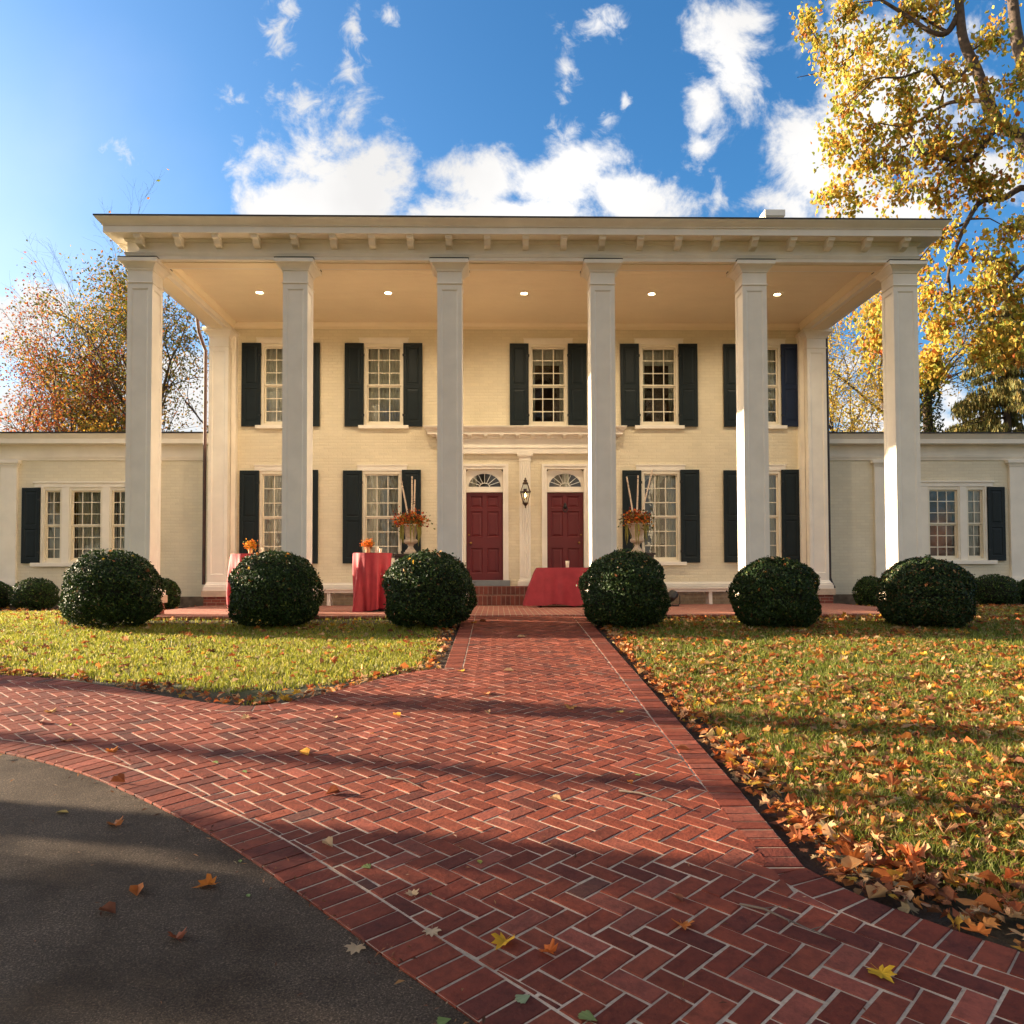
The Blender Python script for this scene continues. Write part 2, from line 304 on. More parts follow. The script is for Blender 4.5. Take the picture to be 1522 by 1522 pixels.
# ---------------------------------------------------------------- mesh helpers
class MB:
    def __init__(s): s.v = []; s.f = []; s.mi = []; s.sm = []; s.c = None; s.m = 0
    def face(s, pts, sm=False):
        i = len(s.v); s.v += [tuple(p) for p in pts]; s.f.append(tuple(range(i, i+len(pts)))); s.mi.append(s.m); s.sm.append(sm)
    def box(s, x0, x1, y0, y1, z0, z1):
        i = len(s.v)
        s.v += [(x0,y0,z0),(x1,y0,z0),(x1,y1,z0),(x0,y1,z0),(x0,y0,z1),(x1,y0,z1),(x1,y1,z1),(x0,y1,z1)]
        for f in ((0,3,2,1),(4,5,6,7),(0,1,5,4),(1,2,6,5),(2,3,7,6),(3,0,4,7)):
            s.f.append(tuple(i+k for k in f)); s.mi.append(s.m); s.sm.append(False)
        return s
    def grid(s, P, closed_u=False, sm=True):          # P[i][j] points
        i0 = len(s.v); n, k = len(P), len(P[0])
        for r in P: s.v += [tuple(p) for p in r]
        for a in range(n-1):
            for b in range(k if closed_u else k-1):
                b2 = (b+1) % k
                s.f.append((i0+a*k+b, i0+a*k+b2, i0+(a+1)*k+b2, i0+(a+1)*k+b)); s.mi.append(s.m); s.sm.append(sm)
    def loop4(s, prof, x0, x1, y0, y1, cap=True):     # mouldings round a rectangle: prof = (out, z)
        P = [[(x0-o,y0-o,z),(x1+o,y0-o,z),(x1+o,y1+o,z),(x0-o,y1+o,z)] for o, z in prof]
        s.grid(P, True, False)
        if cap: s.face(P[-1]); s.face(P[0][::-1])
        return s
    def sweep3(s, prof, x0, x1, yf, yb):              # front and two sides
        P = [[(x0-o,yb,z),(x0-o,yf-o,z),(x1+o,yf-o,z),(x1+o,yb,z)] for o, z in prof]
        s.grid(P, False, False); return s
    def tube(s, pts, rad, n=6, cap=True):
        P = []; pts = [Vector(p) for p in pts]
        if not hasattr(rad, '__len__'): rad = [rad]*len(pts)
        ref = None
        for k, p in enumerate(pts):
            d = (pts[min(k+1, len(pts)-1)] - pts[max(k-1, 0)])
            d = d.normalized() if d.length > 1e-9 else Vector((0,0,1))
            if ref is None: ref = Vector((1,0,0)) if abs(d.x) < 0.8 else Vector((0,1,0))
            a = (ref - d*ref.dot(d)); a = a.normalized() if a.length > 1e-6 else d.orthogonal().normalized()
            ref = a; b = d.cross(a)
            P.append([p + (a*math.cos(2*math.pi*q/n) + b*math.sin(2*math.pi*q/n))*rad[k] for q in range(n)])
        s.grid(P, True, True)
        if cap: s.face(P[0][::-1]); s.face(P[-1])
        return s
    def lathe(s, prof, c, n=20, squash=1.0):
        P = [[(c[0]+r*math.cos(2*math.pi*q/n), c[1]+r*squash*math.sin(2*math.pi*q/n), c[2]+z) for q in range(n)] for r, z in prof]
        s.grid(P, True, True)
        if prof[0][0] > 1e-4: s.face(P[0][::-1])
        if prof[-1][0] > 1e-4: s.face(P[-1])
        return s
    def prism(s, poly, axis, a0, a1):                 # poly in the two other axes
        def pt(p, a): return (a,p[0],p[1]) if axis == 0 else ((p[0],a,p[1]) if axis == 1 else (p[0],p[1],a))
        A = [pt(p, a0) for p in poly]; B = [pt(p, a1) for p in poly]
        s.face(A); s.face(B[::-1])
        for k in range(len(poly)):
            q = (k+1) % len(poly); s.face([A[k], B[k], B[q], A[q]])
        return s
    def ball(s, c, r, n=8, sz=1.0):
        return s.lathe([(max(1e-5, r*math.sin(math.pi*k/n)), -r*sz*math.cos(math.pi*k/n)) for k in range(n+1)], c, n+2)
    def paneled(s, O, U, V, w, h, panels, depth=0.015, bev=0.02, raised=0.0, rb=0.03):
        O, U, V = Vector(O), Vector(U).normalized(), Vector(V).normalized(); Nn = U.cross(V)
        def P(u, v, d=0): return O + U*u + V*v + Nn*d
        us = sorted({0, w, *[a for p in panels for a in p[:2]]}); vs = sorted({0, h, *[a for p in panels for a in p[2:]]})
        for i in range(len(us)-1):
            for j in range(len(vs)-1):
                cu, cv = (us[i]+us[i+1])/2, (vs[j]+vs[j+1])/2
                if any(p[0] < cu < p[1] and p[2] < cv < p[3] for p in panels): continue
                s.face([P(us[i],vs[j]), P(us[i+1],vs[j]), P(us[i+1],vs[j+1]), P(us[i],vs[j+1])])
        def ring(a, da, b, db):
            A = [P(a[0],a[2],da),P(a[1],a[2],da),P(a[1],a[3],da),P(a[0],a[3],da)]; B = [P(b[0],b[2],db),P(b[1],b[2],db),P(b[1],b[3],db),P(b[0],b[3],db)]
            for k in range(4):
                q = (k+1) % 4; s.face([A[k], A[q], B[q], B[k]])
            return B
        def ins(a, k): return (a[0]+k, a[1]-k, a[2]+k, a[3]-k)
        for p in panels:
            p1 = ins(p, bev); B = ring(p, 0, p1, -depth)
            if raised:
                p2 = ins(p1, 0.012); ring(p1, -depth, p2, -depth); p3 = ins(p2, rb); B = ring(p2, -depth, p3, -depth+raised)
            s.face(B)
        return s
def obj(name, mb, mat, parent=None, loc=None, bevel=0):
    me = bpy.data.meshes.new(name); me.from_pydata(mb.v, [], mb.f)
    mats = mat if isinstance(mat, (list, tuple)) else [mat]
    for k in mats: me.materials.append(M[k])
    me.polygons.foreach_set('material_index', np.array(mb.mi, dtype=np.int32)); me.polygons.foreach_set('use_smooth', np.array(mb.sm, dtype=bool))
    me.update()
    o = bpy.data.objects.new(name, me); COL.objects.link(o)
    if parent: o.parent = parent
    if loc is not None: o.location = loc
    if bevel:
        bm_ = o.modifiers.new('soft_edges', 'BEVEL'); bm_.width = bevel; bm_.segments = 2; bm_.limit_method = 'ANGLE'
    return o
def np_obj(name, V, F, mat, parent=None, cols=None, smooth=False, loc=None, totals=None, attrs=None):
    """V (n,3); F flat loop indices with totals per face (int or array)."""
    me = bpy.data.meshes.new(name); V = np.asarray(V, np.float32); F = np.asarray(F, np.int32).ravel()
    if isinstance(totals, int): tot = np.full(len(F)//totals, totals, np.int32)
    else: tot = np.asarray(totals, np.int32)
    st = np.concatenate([[0], np.cumsum(tot)[:-1]]).astype(np.int32)
    me.vertices.add(len(V)); me.vertices.foreach_set('co', V.ravel())
    me.loops.add(len(F)); me.loops.foreach_set('vertex_index', F)
    me.polygons.add(len(tot)); me.polygons.foreach_set('loop_start', st); me.polygons.foreach_set('loop_total', tot)
    me.polygons.foreach_set('use_smooth', np.full(len(tot), smooth, dtype=bool))
    if cols is not None:
        a = me.color_attributes.new('Col', 'FLOAT_COLOR', 'POINT')
        c4 = np.ones((len(V), 4), np.float32); c4[:, :3] = cols; a.data.foreach_set('color', c4.ravel())
    for k, v in (attrs or {}).items():
        a = me.attributes.new(k, 'FLOAT', 'POINT'); a.data.foreach_set('value', np.asarray(v, np.float32))
    me.materials.append(M[mat]); me.update(calc_edges=True)
    o = bpy.data.objects.new(name, me); COL.objects.link(o)
    if parent: o.parent = parent
    if loc is not None: o.location = loc
    return o
def tag(o, label=None, cat=None, group=None, kind=None):
    if label: o['label'] = label
    if cat: o['category'] = cat
    if group: o['group'] = group
    if kind: o['kind'] = kind
    return o
def thing(name, label, cat, loc=(0,0,0), group=None, rz=0):
    o = bpy.data.objects.new(name, None); COL.objects.link(o); o.location = loc; o.rotation_euler = (0,0,rz); o.empty_display_size = 0.2
    return tag(o, label, cat, group)
def vnoise(x, y, seed=0):
    def h(i, j): return np.modf(np.abs(np.sin(i*127.1+j*311.7+seed*74.7)*43758.5453))[0]
    i, j = np.floor(x), np.floor(y); f, g = x-i, y-j; f = f*f*(3-2*f); g = g*g*(3-2*g)
    return (h(i,j)*(1-f)+h(i+1,j)*f)*(1-g)+(h(i,j+1)*(1-f)+h(i+1,j+1)*f)*g
def fbm(x, y, seed=0): return 0.5*vnoise(x,y,seed)+0.3*vnoise(2.1*x,2.1*y,seed+1)+0.2*vnoise(4.3*x,4.3*y,seed+2)
def inside(px, py, poly):
    r = np.zeros(len(px), bool); n = len(poly); j = n-1
    for i in range(n):
        xi, yi = poly[i]; xj, yj = poly[j]
        c = ((yi > py) != (yj > py)) & (px < (xj-xi)*(py-yi)/((yj-yi) or 1e-12)+xi); r ^= c; j = i
    return r
def dist_poly(px, py, poly, closed=False):
    d = np.full(len(px), 1e9); n = len(poly)
    for i in range(n if closed else n-1):
        a = np.array(poly[i]); b = np.array(poly[(i+1) % n]); e = b-a; l2 = (e@e) or 1e-12
        t = np.clip(((px-a[0])*e[0]+(py-a[1])*e[1])/l2, 0, 1)
        d = np.minimum(d, np.hypot(px-a[0]-t*e[0], py-a[1]-t*e[1]))
    return d
def smooth_line(P, n=6):
    P = [np.array(p, float) for p in P]; out = []
    for i in range(len(P)-1):
        p0, p1, p2, p3 = P[max(i-1,0)], P[i], P[i+1], P[min(i+2,len(P)-1)]
        for k in range(n):
            t = k/n; out.append(0.5*((2*p1)+(-p0+p2)*t+(2*p0-5*p1+4*p2-p3)*t*t+(-p0+3*p1-3*p2+p3)*t**3))
    out.append(P[-1]); return [tuple(p) for p in out]
def offset_line(P, w):
    P = np.array(P, float); T = np.gradient(P, axis=0); T /= np.linalg.norm(T, axis=1)[:, None]+1e-12
    return [tuple(p) for p in P + np.stack([-T[:,1], T[:,0]], 1)*w]

# ================================================================ STRUCTURE
# outlines of the paving, metres
RE = [(1.02,-0.46),(1.02,-3),(1.01,-5.6),(0.99,-9.55),(0.965,-10.86)]                       # right edge of the walk, then its turn
RC = smooth_line([(0.965,-10.86),(1.11,-11.16),(1.31,-11.41),(1.55,-11.66),(2.1,-12.15),(2.9,-12.8),(4.2,-13.7)], 5)
AS = smooth_line([(1.3,-14.6),(0.35,-13.2),(-0.18,-12.55),(-0.62,-12.05),(-0.92,-11.72),(-1.26,-11.33),(-1.6,-10.95),(-1.95,-10.57),(-2.36,-10.17),(-2.93,-9.67),(-3.44,-9.27),(-3.95,-8.95),(-4.5,-8.68),(-5.3,-8.42),(-6.5,-8.22),(-8.2,-8.25),(-11,-8.9)], 5)
LC = smooth_line([(-11,-6.2),(-8.5,-5.72),(-7.2,-5.66),(-6.17,-5.78),(-5.55,-5.97),(-4.75,-6.36),(-3.81,-6.93),(-3.25,-7.23),(-2.88,-7.34),(-2.62,-7.24)], 5)
LJ = smooth_line([(-2.62,-7.24),(-2.3,-6.86),(-1.99,-6.33),(-1.63,-5.82),(-1.185,-5.5)], 5)
LE = [(-1.185,-5.5),(-1.18,-3),(-1.18,-0.46)]
PAVE = RE + RC[1:] + [(4.2,-16),(1.3,-16)] + AS + LC + LJ[1:] + LE[1:]
BW = 0.215
inner = offset_line(RE, -BW)[:-1] + offset_line(RC, -BW)[2:] + [(3.9,-16),(1.6,-16)] + offset_line(AS, -0.245) + [(-11,-6.45)] + offset_line(LC, -BW)[:-3] + LJ[1:-1] + [(-1.185,-5.52),(-0.97,-5.52)] + [(-0.965,-0.46)]
# ground: one sheet to the horizon, fine near the house
def ground():
    xs = np.concatenate([[-900,-300,-100,-50,-30],np.arange(-20,20.01,0.25),[30,50,100,300,900]])
    ys = np.concatenate([[-900,-300,-100,-50,-30],np.arange(-20,10.01,0.25),[20,40,80,200,900]])
    X, Y = np.meshgrid(xs, ys); x, y = X.ravel(), Y.ravel()
    z = gza(np.maximum(y, -22)) - 0.05
    V = np.stack([x, y, z], 1); nx = len(xs)
    idx = np.arange(len(ys)*nx).reshape(len(ys), nx)
    F = np.stack([idx[:-1,:-1], idx[:-1,1:], idx[1:,1:], idx[1:,:-1]], -1).reshape(-1)
    d = dist_poly(x, y, RE+RC); d2 = dist_poly(x, y, LC+LJ+LE)
    soil = np.clip(1.3-np.minimum(d/0.5, d2/0.5), 0, 1)
    soil = np.maximum(soil, np.clip(1-np.abs(y+1.2)/1.2, 0, 1)*(np.abs(x) < 8)*0.8); soil = np.maximum(soil, (y > 3.1)*1.0)
    tag(np_obj('ground', V, F, 'ground', totals=4, smooth=True, attrs={'soil': soil}), kind='structure')
ground()
def sheet(name, poly, dz, mat):
    mb = MB(); pts = [Vector((p[0], p[1], gz(p[1])+dz)) for p in poly]
    me = bpy.data.meshes.new(name); import bmesh
    b = bmesh.new(); vs = [b.verts.new(p) for p in pts]
    try: b.faces.new(vs)
    except ValueError: pass
    bmesh.ops.triangulate(b, faces=b.faces[:]); b.normal_update()
    for f in b.faces:
        if f.normal.z < 0: f.normal_flip()
    b.to_mesh(me); b.free(); me.materials.append(M[mat]); o = bpy.data.objects.new(name, me); COL.objects.link(o)
    return tag(o, kind='structure')
sheet('mortar_bed', PAVE, -0.0040, 'mortar')
sheet('driveway', [(1.3,-16.5),(-16,-16.5),(-16,-11),(-11,-8.9)] + AS[::-1], -0.013, 'asphalt')

# brick paving: every paver is real, all one mesh
def clip(poly, p, nrm):
    out = []; n = len(poly)
    for i in range(n):
        a, b = poly[i], poly[(i+1) % n]
        da, db = (a-p)@nrm, (b-p)@nrm
        if da >= 0: out.append(a)
        if (da >= 0) != (db >= 0): out.append(a+(b-a)*(da/(da-db)))
    return out
def paving():
    rng = np.random.default_rng(5); polys = []
    pal = [((0.205,0.043,0.021),5),((0.172,0.034,0.0175),5),((0.245,0.056,0.028),3),((0.125,0.027,0.0165),2.4),((0.21,0.056,0.034),1.0),((0.12,0.042,0.030),0.22),((0.28,0.072,0.044),0.9)]
    pc = np.array([p[0] for p in pal]); pw = np.array([p[1] for p in pal]); pw = pw/pw.sum()
    w, g = 0.1115, 0.0110
    u = np.array([1,-1])/math.sqrt(2); v = np.array([1,1])/math.sqrt(2)
    org = np.array([0.06,-11.72])-v*w
    inn = [np.array(p) for p in inner]; segs = [(inn[i], inn[(i+1) % len(inn)]) for i in range(len(inn))]
    area = sum(a[0]*b[1]-b[0]*a[1] for a, b in segs); sgn = 1 if area > 0 else -1
    segs = [(a, b, sgn*np.array([-(b-a)[1], (b-a)[0]])/(np.linalg.norm(b-a)+1e-12)) for a, b in segs if np.linalg.norm(b-a) > 1e-6]
    cand = []
    for i in range(-130, 131):
        for j in range(-130, 131):
            k = (i-j) % 4
            if k == 0: a, b, c, d = i, i+2, j, j+1
            elif k == 3: a, b, c, d = i, i+1, j, j+2
            else: continue
            ctr = org+u*w*(a+b)/2+v*w*(c+d)/2
            if not (-9.5 < ctr[0] < 3.4 and -14.6 < ctr[1] < -0.3): continue
            dep = ctr[1]-CAM[1]
            if abs(ctr[0]-CAM[0]) > 0.72*dep+1.6: continue
            cand.append((a, b, c, d, ctr[0], ctr[1]))
    cand = np.array(cand); ins = inside(cand[:,4], cand[:,5], inner); dd = dist_poly(cand[:,4], cand[:,5], inner, True)
    for q in range(len(cand)):
        if not ins[q] and dd[q] > 0.13: continue
        a, b, c, d = cand[q,:4]; h = g/2
        jit = rng.normal(0, 0.0019, (4,2))
        P = [org+u*(a*w+h)+v*(c*w+h), org+u*(b*w-h)+v*(c*w+h), org+u*(b*w-h)+v*(d*w-h), org+u*(a*w+h)+v*(d*w-h)]
        P = [p+jt for p, jt in zip(P, jit)]
        if dd[q] < 0.135:
            ctr = cand[q,4:]
            best = []
            for (sa, sb, nn) in segs:
                e = sb-sa; t = np.clip(((ctr-sa)@e)/(e@e), 0, 1); ds = np.linalg.norm(ctr-sa-t*e)
                if ds < 0.135: best.append((ds, sa, nn, t))
            best.sort(key=lambda x: x[0])
            for (ds, sa, nn, t) in best[:4]:
                Q = np.array(P); cq = Q.mean(0); Q = Q+(cq-Q)*0.04
                if inside(Q[:,0], Q[:,1], inner).all() and dist_poly(Q[:,0], Q[:,1], inner, True).min() > h*0.8: break
                P = clip(P, sa+nn*h, nn)
                if len(P) < 3: break
        if len(P) < 3: continue
        ar = 0.5*abs(sum(P[k][0]*P[(k+1)%len(P)][1]-P[(k+1)%len(P)][0]*P[k][1] for k in range(len(P))))
        if ar > 0.0012: polys.append(P)
    def border(line, width, pitch=0.1185):
        Ln = np.array(line); seg = np.linalg.norm(np.diff(Ln, axis=0), axis=1); s = np.concatenate([[0], np.cumsum(seg)])
        O = np.array(offset_line(line, -width)); n = max(1, int(s[-1]/pitch))
        def pt(A, t): return np.array([np.interp(t, s, A[:,0]), np.interp(t, s, A[:,1])])
        for k in range(n):
            t0, t1 = s[-1]*k/n+g/2, s[-1]*(k+1)/n-g/2
            a, b, c, d = pt(Ln,t0), pt(Ln,t1), pt(O,t1), pt(O,t0)
            dep = a[1]-CAM[1]
            if dep < 0.2 or abs(a[0]-CAM[0]) > 0.72*dep+1.6: continue
            ii = (d-a)/np.linalg.norm(d-a)
            polys.append([p+rng.normal(0,0.0012,2) for p in (a, b, c-ii*g*0.6, d-ii*g*0.6)])
    polys.append([np.array((0.960,-10.872)), np.array((0.757,-10.872)), np.array(offset_line(RC, -BW)[0])+np.array((0.0,0.006))])
    border(RE, BW); border(RC, BW); border(AS, 0.245); border(LC, BW); border(LE, BW)
    V, F, T, C = [], [], [], []
    for P in polys:
        P = [np.array(p) for p in P]
        ar = sum(P[k][0]*P[(k+1)%len(P)][1]-P[(k+1)%len(P)][0]*P[k][1] for k in range(len(P)))
        if ar < 0: P = P[::-1]
        c = np.mean(P, axis=0); n = len(P); i0 = len(V); tilt = np.clip(rng.normal(0, 0.006, 2), -0.011, 0.011); up = max(-0.0010, rng.normal(0, 0.0010))
        col = pc[rng.choice(len(pc), p=pw)]*rng.uniform(0.82, 1.14)
        for (sh, dz) in ((0.0, -0.03), (0.0, -0.0045), (0.0045, 0.0)):
            for p in P:
                r = np.linalg.norm(p-c)+1e-9; q = p+(c-p)*min(0.6, sh/r*1.3)
                V.append((q[0], q[1], gz(q[1])+dz+up+tilt@(q-c))); C.append(col)
        for lv in (0, 1):
            for k in range(n):
                k2 = (k+1) % n; F += [i0+lv*n+k, i0+lv*n+k2, i0+(lv+1)*n+k2, i0+(lv+1)*n+k]; T.append(4)
        F += [i0+2*n+k for k in range(n)]; T.append(n)
    tag(np_obj('brick_path', V, F, 'brick', cols=np.array(C), totals=T), kind='structure')
paving()

# terrace
mb = MB(); mb.box(-7.62, 7.72, -0.22, 4.2, -0.3, -0.004); tag(obj('terrace', mb, 'terrace'), kind='structure')
mb = MB(); mb.box(-7.62, 7.72, -0.36, -0.2205, -0.3, -0.055); tag(obj('terrace_riser', mb, 'riser'), kind='structure')
mb = MB(); mb.loop4([(-0.012,-0.055),(0,-0.048),(0,-0.012),(-0.012,0.0)], -7.64, 7.74, -0.44, -0.2205); tag(obj('terrace_edge', mb, 'nosing'), kind='structure')

# ================================================================ HOUSE
house = thing('mansion', 'cream painted brick mansion with six tall square columns, dark shutters and two red doors', 'house')
YW, P_, CS, SPC = 4.6, 4.209, 0.465, 2.907
ZE = 6.68                                             # underside of the portico beam
def wall_holes(mb, x0, x1, z0, z1, Y, holes, reveal=0.14):
    xs = sorted({x0, x1, *[h[0] for h in holes], *[h[1] for h in holes]}); zs = sorted({z0, z1, *[h[2] for h in holes], *[h[3] for h in holes]})
    for i in range(len(xs)-1):
        for j in range(len(zs)-1):
            cx, cz = (xs[i]+xs[i+1])/2, (zs[j]+zs[j+1])/2
            if any(h[0] < cx < h[1] and h[2] < cz < h[3] for h in holes): continue
            mb.face([(xs[i],Y,zs[j]),(xs[i+1],Y,zs[j]),(xs[i+1],Y,zs[j+1]),(xs[i],Y,zs[j+1])])
    for h in holes:
        a, b, c, d = h; r = Y+reveal
        mb.face([(a,Y,c),(a,Y,d),(a,r,d),(a,r,c)]); mb.face([(b,Y,c),(b,r,c),(b,r,d),(b,Y,d)])
        mb.face([(a,Y,d),(b,Y,d),(b,r,d),(a,r,d)]); mb.face([(a,Y,c),(a,r,c),(b,r,c),(b,Y,c)])
UP, LO = (4.40, 6.43), (1.02, 3.28)
UPX, LOX = [-5.87, -3.35, 0.715, 3.47, 6.03], [-5.90, -3.385, 3.49, 6.00]
HW = 0.475
holes = [(x-HW, x+HW, *UP) for x in UPX] + [(x-HW, x+HW, *LO) for x in LOX]
DX = [-0.869, 1.126]
holes += [(x-0.455, x+0.455, 0.575, 3.318) for x in DX]
mb = MB(); wall_holes(mb, -7.15, 7.2, 0.41, 7.02, YW, holes)
obj('wall', mb, 'wall', house)
mb = MB(); mb.box(-7.12, -6.9, YW+0.01, 14, 0, 7.05); mb.box(6.95, 7.17, YW+0.01, 14, 0, 7.05); mb.box(-7.12, 7.17, 13.8, 14.0, 0, 7.05)
obj('side_wall', mb, 'wall', house)
for a, b in ((-7.1, -2.42), (2.78, 7.15)): mb = MB(); mb.box(a, b, YW+0.03, YW+0.3, -0.1, 0.409); obj('foundation', mb, 'old_brick', house)
for a, b in ((-7.05, -2.42), (2.78, 7.1)):
    mb = MB(); mb.prism([(YW-0.035,0.40),(YW+0.05,0.40),(YW+0.05,0.535),(YW-0.012,0.535),(YW-0.012,0.50),(YW-0.035,0.49)], 0, a, b); obj('water_table', mb, 'trim', house)

# windows
def curtain(mb, x0, x1, z0, z1, Y, amp=0.02, waves=9, seed=0, gather=0.0):
    rng = random.Random(seed); ph = rng.random()*6; n = int(waves*8)
    Pg = []
    for k in range(7):
        t = k/6; row = []
        for i in range(n+1):
            s_ = i/n; x = x0+(x1-x0)*s_
            if gather: x += gather*math.sin(t*math.pi)*(1-s_)*0.5
            row.append((x, Y+amp*math.sin(s_*waves*2*math.pi+ph+0.4*math.sin(t*3+ph))+amp*0.5*math.sin(s_*waves*4.4+ph*2), z0+(z1-z0)*t))
        Pg.append(row)
    mb.grid(Pg)
def window(cx, z0, z1, gw, Y, cols, rows, style, seed=0, head=True, wx=None, sillx=None, fw=0.075, parent=None, base='trim'):
    """opening z0..z1, glass width gw; rows = (upper sash rows, lower sash rows)"""
    hw = gw/2+fw; f = MB()
    f.box(cx-hw, cx-gw/2-0.022, Y-0.012, Y+0.12, z0, z1); f.box(cx+gw/2+0.022, cx+hw, Y-0.012, Y+0.12, z0, z1)
    f.box(cx-gw/2-0.0215, cx+gw/2+0.0215, Y-0.010, Y+0.12, z1-0.075, z1); f.box(cx-gw/2-0.0215, cx+gw/2+0.0215, Y-0.010, Y+0.13, z0, z0+0.05)
    w = obj('window', f, 'sash', parent or house)
    g0, g1 = z0+0.05, z1-0.075; mid = g0+(g1-g0)*rows[1]/(rows[0]+rows[1])
    for (a, b, n, yy) in ((mid, g1, rows[0], Y+0.045), (g0, mid, rows[1], Y+0.08)):
        s_ = MB(); st = 0.034
        s_.box(cx-gw/2-0.02, cx-gw/2+st-0.02, yy, yy+0.032, a, b); s_.box(cx+gw/2-st+0.02, cx+gw/2+0.02, yy, yy+0.032, a, b)
        s_.box(cx-gw/2+st-0.02, cx+gw/2-st+0.02, yy+0.001, yy+0.031, a, a+(0.07 if a == g0 else 0.036)); s_.box(cx-gw/2+st-0.02, cx+gw/2-st+0.02, yy+0.001, yy+0.031, b-0.036, b)
        for k in range(1, cols):
            x = cx-gw/2+gw*k/cols; s_.box(x-0.011, x+0.011, yy+0.004, yy+0.028, a+0.036, b-0.036)
        for k in range(1, n):
            z = a+(b-a)*k/n; s_.box(cx-gw/2+st-0.02, cx+gw/2-st+0.02, yy+0.006, yy+0.026, z-0.011, z+0.011)
        obj('sash', s_, 'sash', w)
        p = MB(); p.box(cx-gw/2, cx+gw/2, yy+0.0145, yy+0.0175, a+0.01, b-0.01); obj('pane', p, 'glass', w)
    if style in ('full', 'tied', 'sheer'):
        c = MB(); curtain(c, cx-gw/2-0.02, cx+gw/2+0.02, z0, z1, Y+0.2, 0.016 if style != 'full' else 0.02, 8, seed); obj('curtain', c, 'curtain', w)
        if style == 'tied':
            c = MB(); curtain(c, cx-gw/2+0.06, cx-gw/2+0.06+gw*0.33, z0, z1, Y+0.16, 0.03, 2.3, seed+3, 0.05); obj('curtain', c, 'drape', w)
    elif style == 'split':
        for (a, b) in ((0.28, 0.52), (0.70, 0.99)):
            c = MB(); curtain(c, cx-gw/2+gw*a, cx-gw/2+gw*b, z0, z1, Y+0.19, 0.03, 2.4, seed+int(a*9)); obj('curtain', c, 'drape', w)
        v = MB(); Pg = [[(cx-gw/2+gw*i/20, Y+0.24+0.012*math.sin(i*1.9), z1-0.0-(0.34-0.2*abs(math.sin(i/20*math.pi*2)))*t) for i in range(21)] for t in (0, 0.5, 1)]
        v.grid(Pg); obj('curtain', v, 'curtain', w)
    elif style == 'swag':
        v = MB(); Pg = [[(cx-gw/2+gw*i/24, Y+0.2+0.012*math.sin(i*2.1), z1-0.48*t) for i in range(25)] for t in (0, 0.5, 1)]
        v.grid(Pg); obj('curtain', v, 'curtain', w)
        for (a, b) in ((-0.02, 0.1), (0.86, 1.02)):
            c = MB(); curtain(c, cx-gw/2+gw*a, cx-gw/2+gw*b, z0, z1, Y+0.22, 0.015, 2.4, seed); obj('curtain', c, 'curtain', w)
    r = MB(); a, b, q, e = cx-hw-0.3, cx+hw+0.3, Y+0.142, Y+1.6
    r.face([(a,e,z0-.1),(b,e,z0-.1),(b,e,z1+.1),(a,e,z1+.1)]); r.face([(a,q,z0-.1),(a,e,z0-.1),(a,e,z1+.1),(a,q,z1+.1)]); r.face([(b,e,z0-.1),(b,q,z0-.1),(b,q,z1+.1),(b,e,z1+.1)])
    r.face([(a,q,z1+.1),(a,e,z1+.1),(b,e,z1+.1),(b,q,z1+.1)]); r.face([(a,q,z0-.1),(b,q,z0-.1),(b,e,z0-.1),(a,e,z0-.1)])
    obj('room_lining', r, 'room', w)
    if head:
        hx = wx or (cx-0.605, cx+0.605); h_ = MB(); h_.box(hx[0], hx[1], Y-0.03, Y+0.02, z1+0.001, z1+0.125); h_.box(hx[0]-0.015, hx[1]+0.015, Y-0.045, Y+0.02, z1+0.125, z1+0.15); obj('lintel', h_, base, w)
        sx = sillx or (cx-0.615, cx+0.615); h_ = MB(); h_.box(sx[0], sx[1], Y-0.085, Y+0.139, z0-0.085, z0-0.001); obj('sill', h_, base, w, bevel=0.006)
    return w
US = ['sheer', 'full', 'swag', 'swag', 'sheer']; LS = ['tied', 'tied', 'split', 'sheer']
for k, x in enumerate(UPX): window(x, UP[0], UP[1], 0.80, YW, 3, (3, 3), US[k], k)
for k, x in enumerate(LOX): window(x, LO[0], LO[1], 0.80, YW, 3, (3, 3), LS[k], 10+k)
def shutter(x0, z0, z1, Y, w=0.466, mat='shutter', tilt=0.0, hinge=1):
    s_ = MB(); h = z1-z0; mid = h*0.48
    s_.box(0, w, 0.012, 0.042, 0, h)
    s_.paneled((0,0.0,0), (1,0,0), (0,0,1), w, h, [(0.075, w-0.075, 0.13, mid-0.05), (0.075, w-0.075, mid+0.05, h-0.09)], 0.011, 0.014, 0.008, 0.035)
    for (a, b, c, d) in ((0,0,0,h), (w,w,0,h)): s_.face([(a,0,0),(a,0.012,0),(a,0.012,h),(a,0,h)])
    s_.face([(0,0,h),(w,0,h),(w,0.012,h),(0,0.012,h)]); s_.face([(0,0,0),(0,0.012,0),(w,0.012,0),(w,0,0)])
    o = obj('shutter', s_, mat, house, (x0, Y-0.062, z0)); o.rotation_euler = (0, tilt, 0)
    for zz in (0.28, h-0.3):
        hg = MB(); xx = w if hinge > 0 else 0
        hg.box(xx-0.05*(hinge > 0), xx+0.012+0.038*(hinge < 0), -0.008, -0.001, zz-0.015, zz+0.015) if hinge > 0 else hg.box(xx-0.012, xx+0.05, -0.008, -0.001, zz-0.015, zz+0.015)
        hg.tube([(xx+0.01*hinge, -0.004, zz-0.03), (xx+0.01*hinge, -0.004, zz+0.03)], 0.011, 6); obj('hinge', hg, 'iron', o)
    if mat == 'shutter_blue': o['label'] = 'faded navy blue shutter'
for x in UPX:
    last = x == UPX[-1]
    shutter(x-0.955, 4.37, 6.435, YW, tilt=R(-0.45) if x == 3.47 else 0.0, hinge=1); shutter(x+0.487, 4.372, 6.44, YW, mat='shutter_blue' if last else 'shutter', hinge=-1)
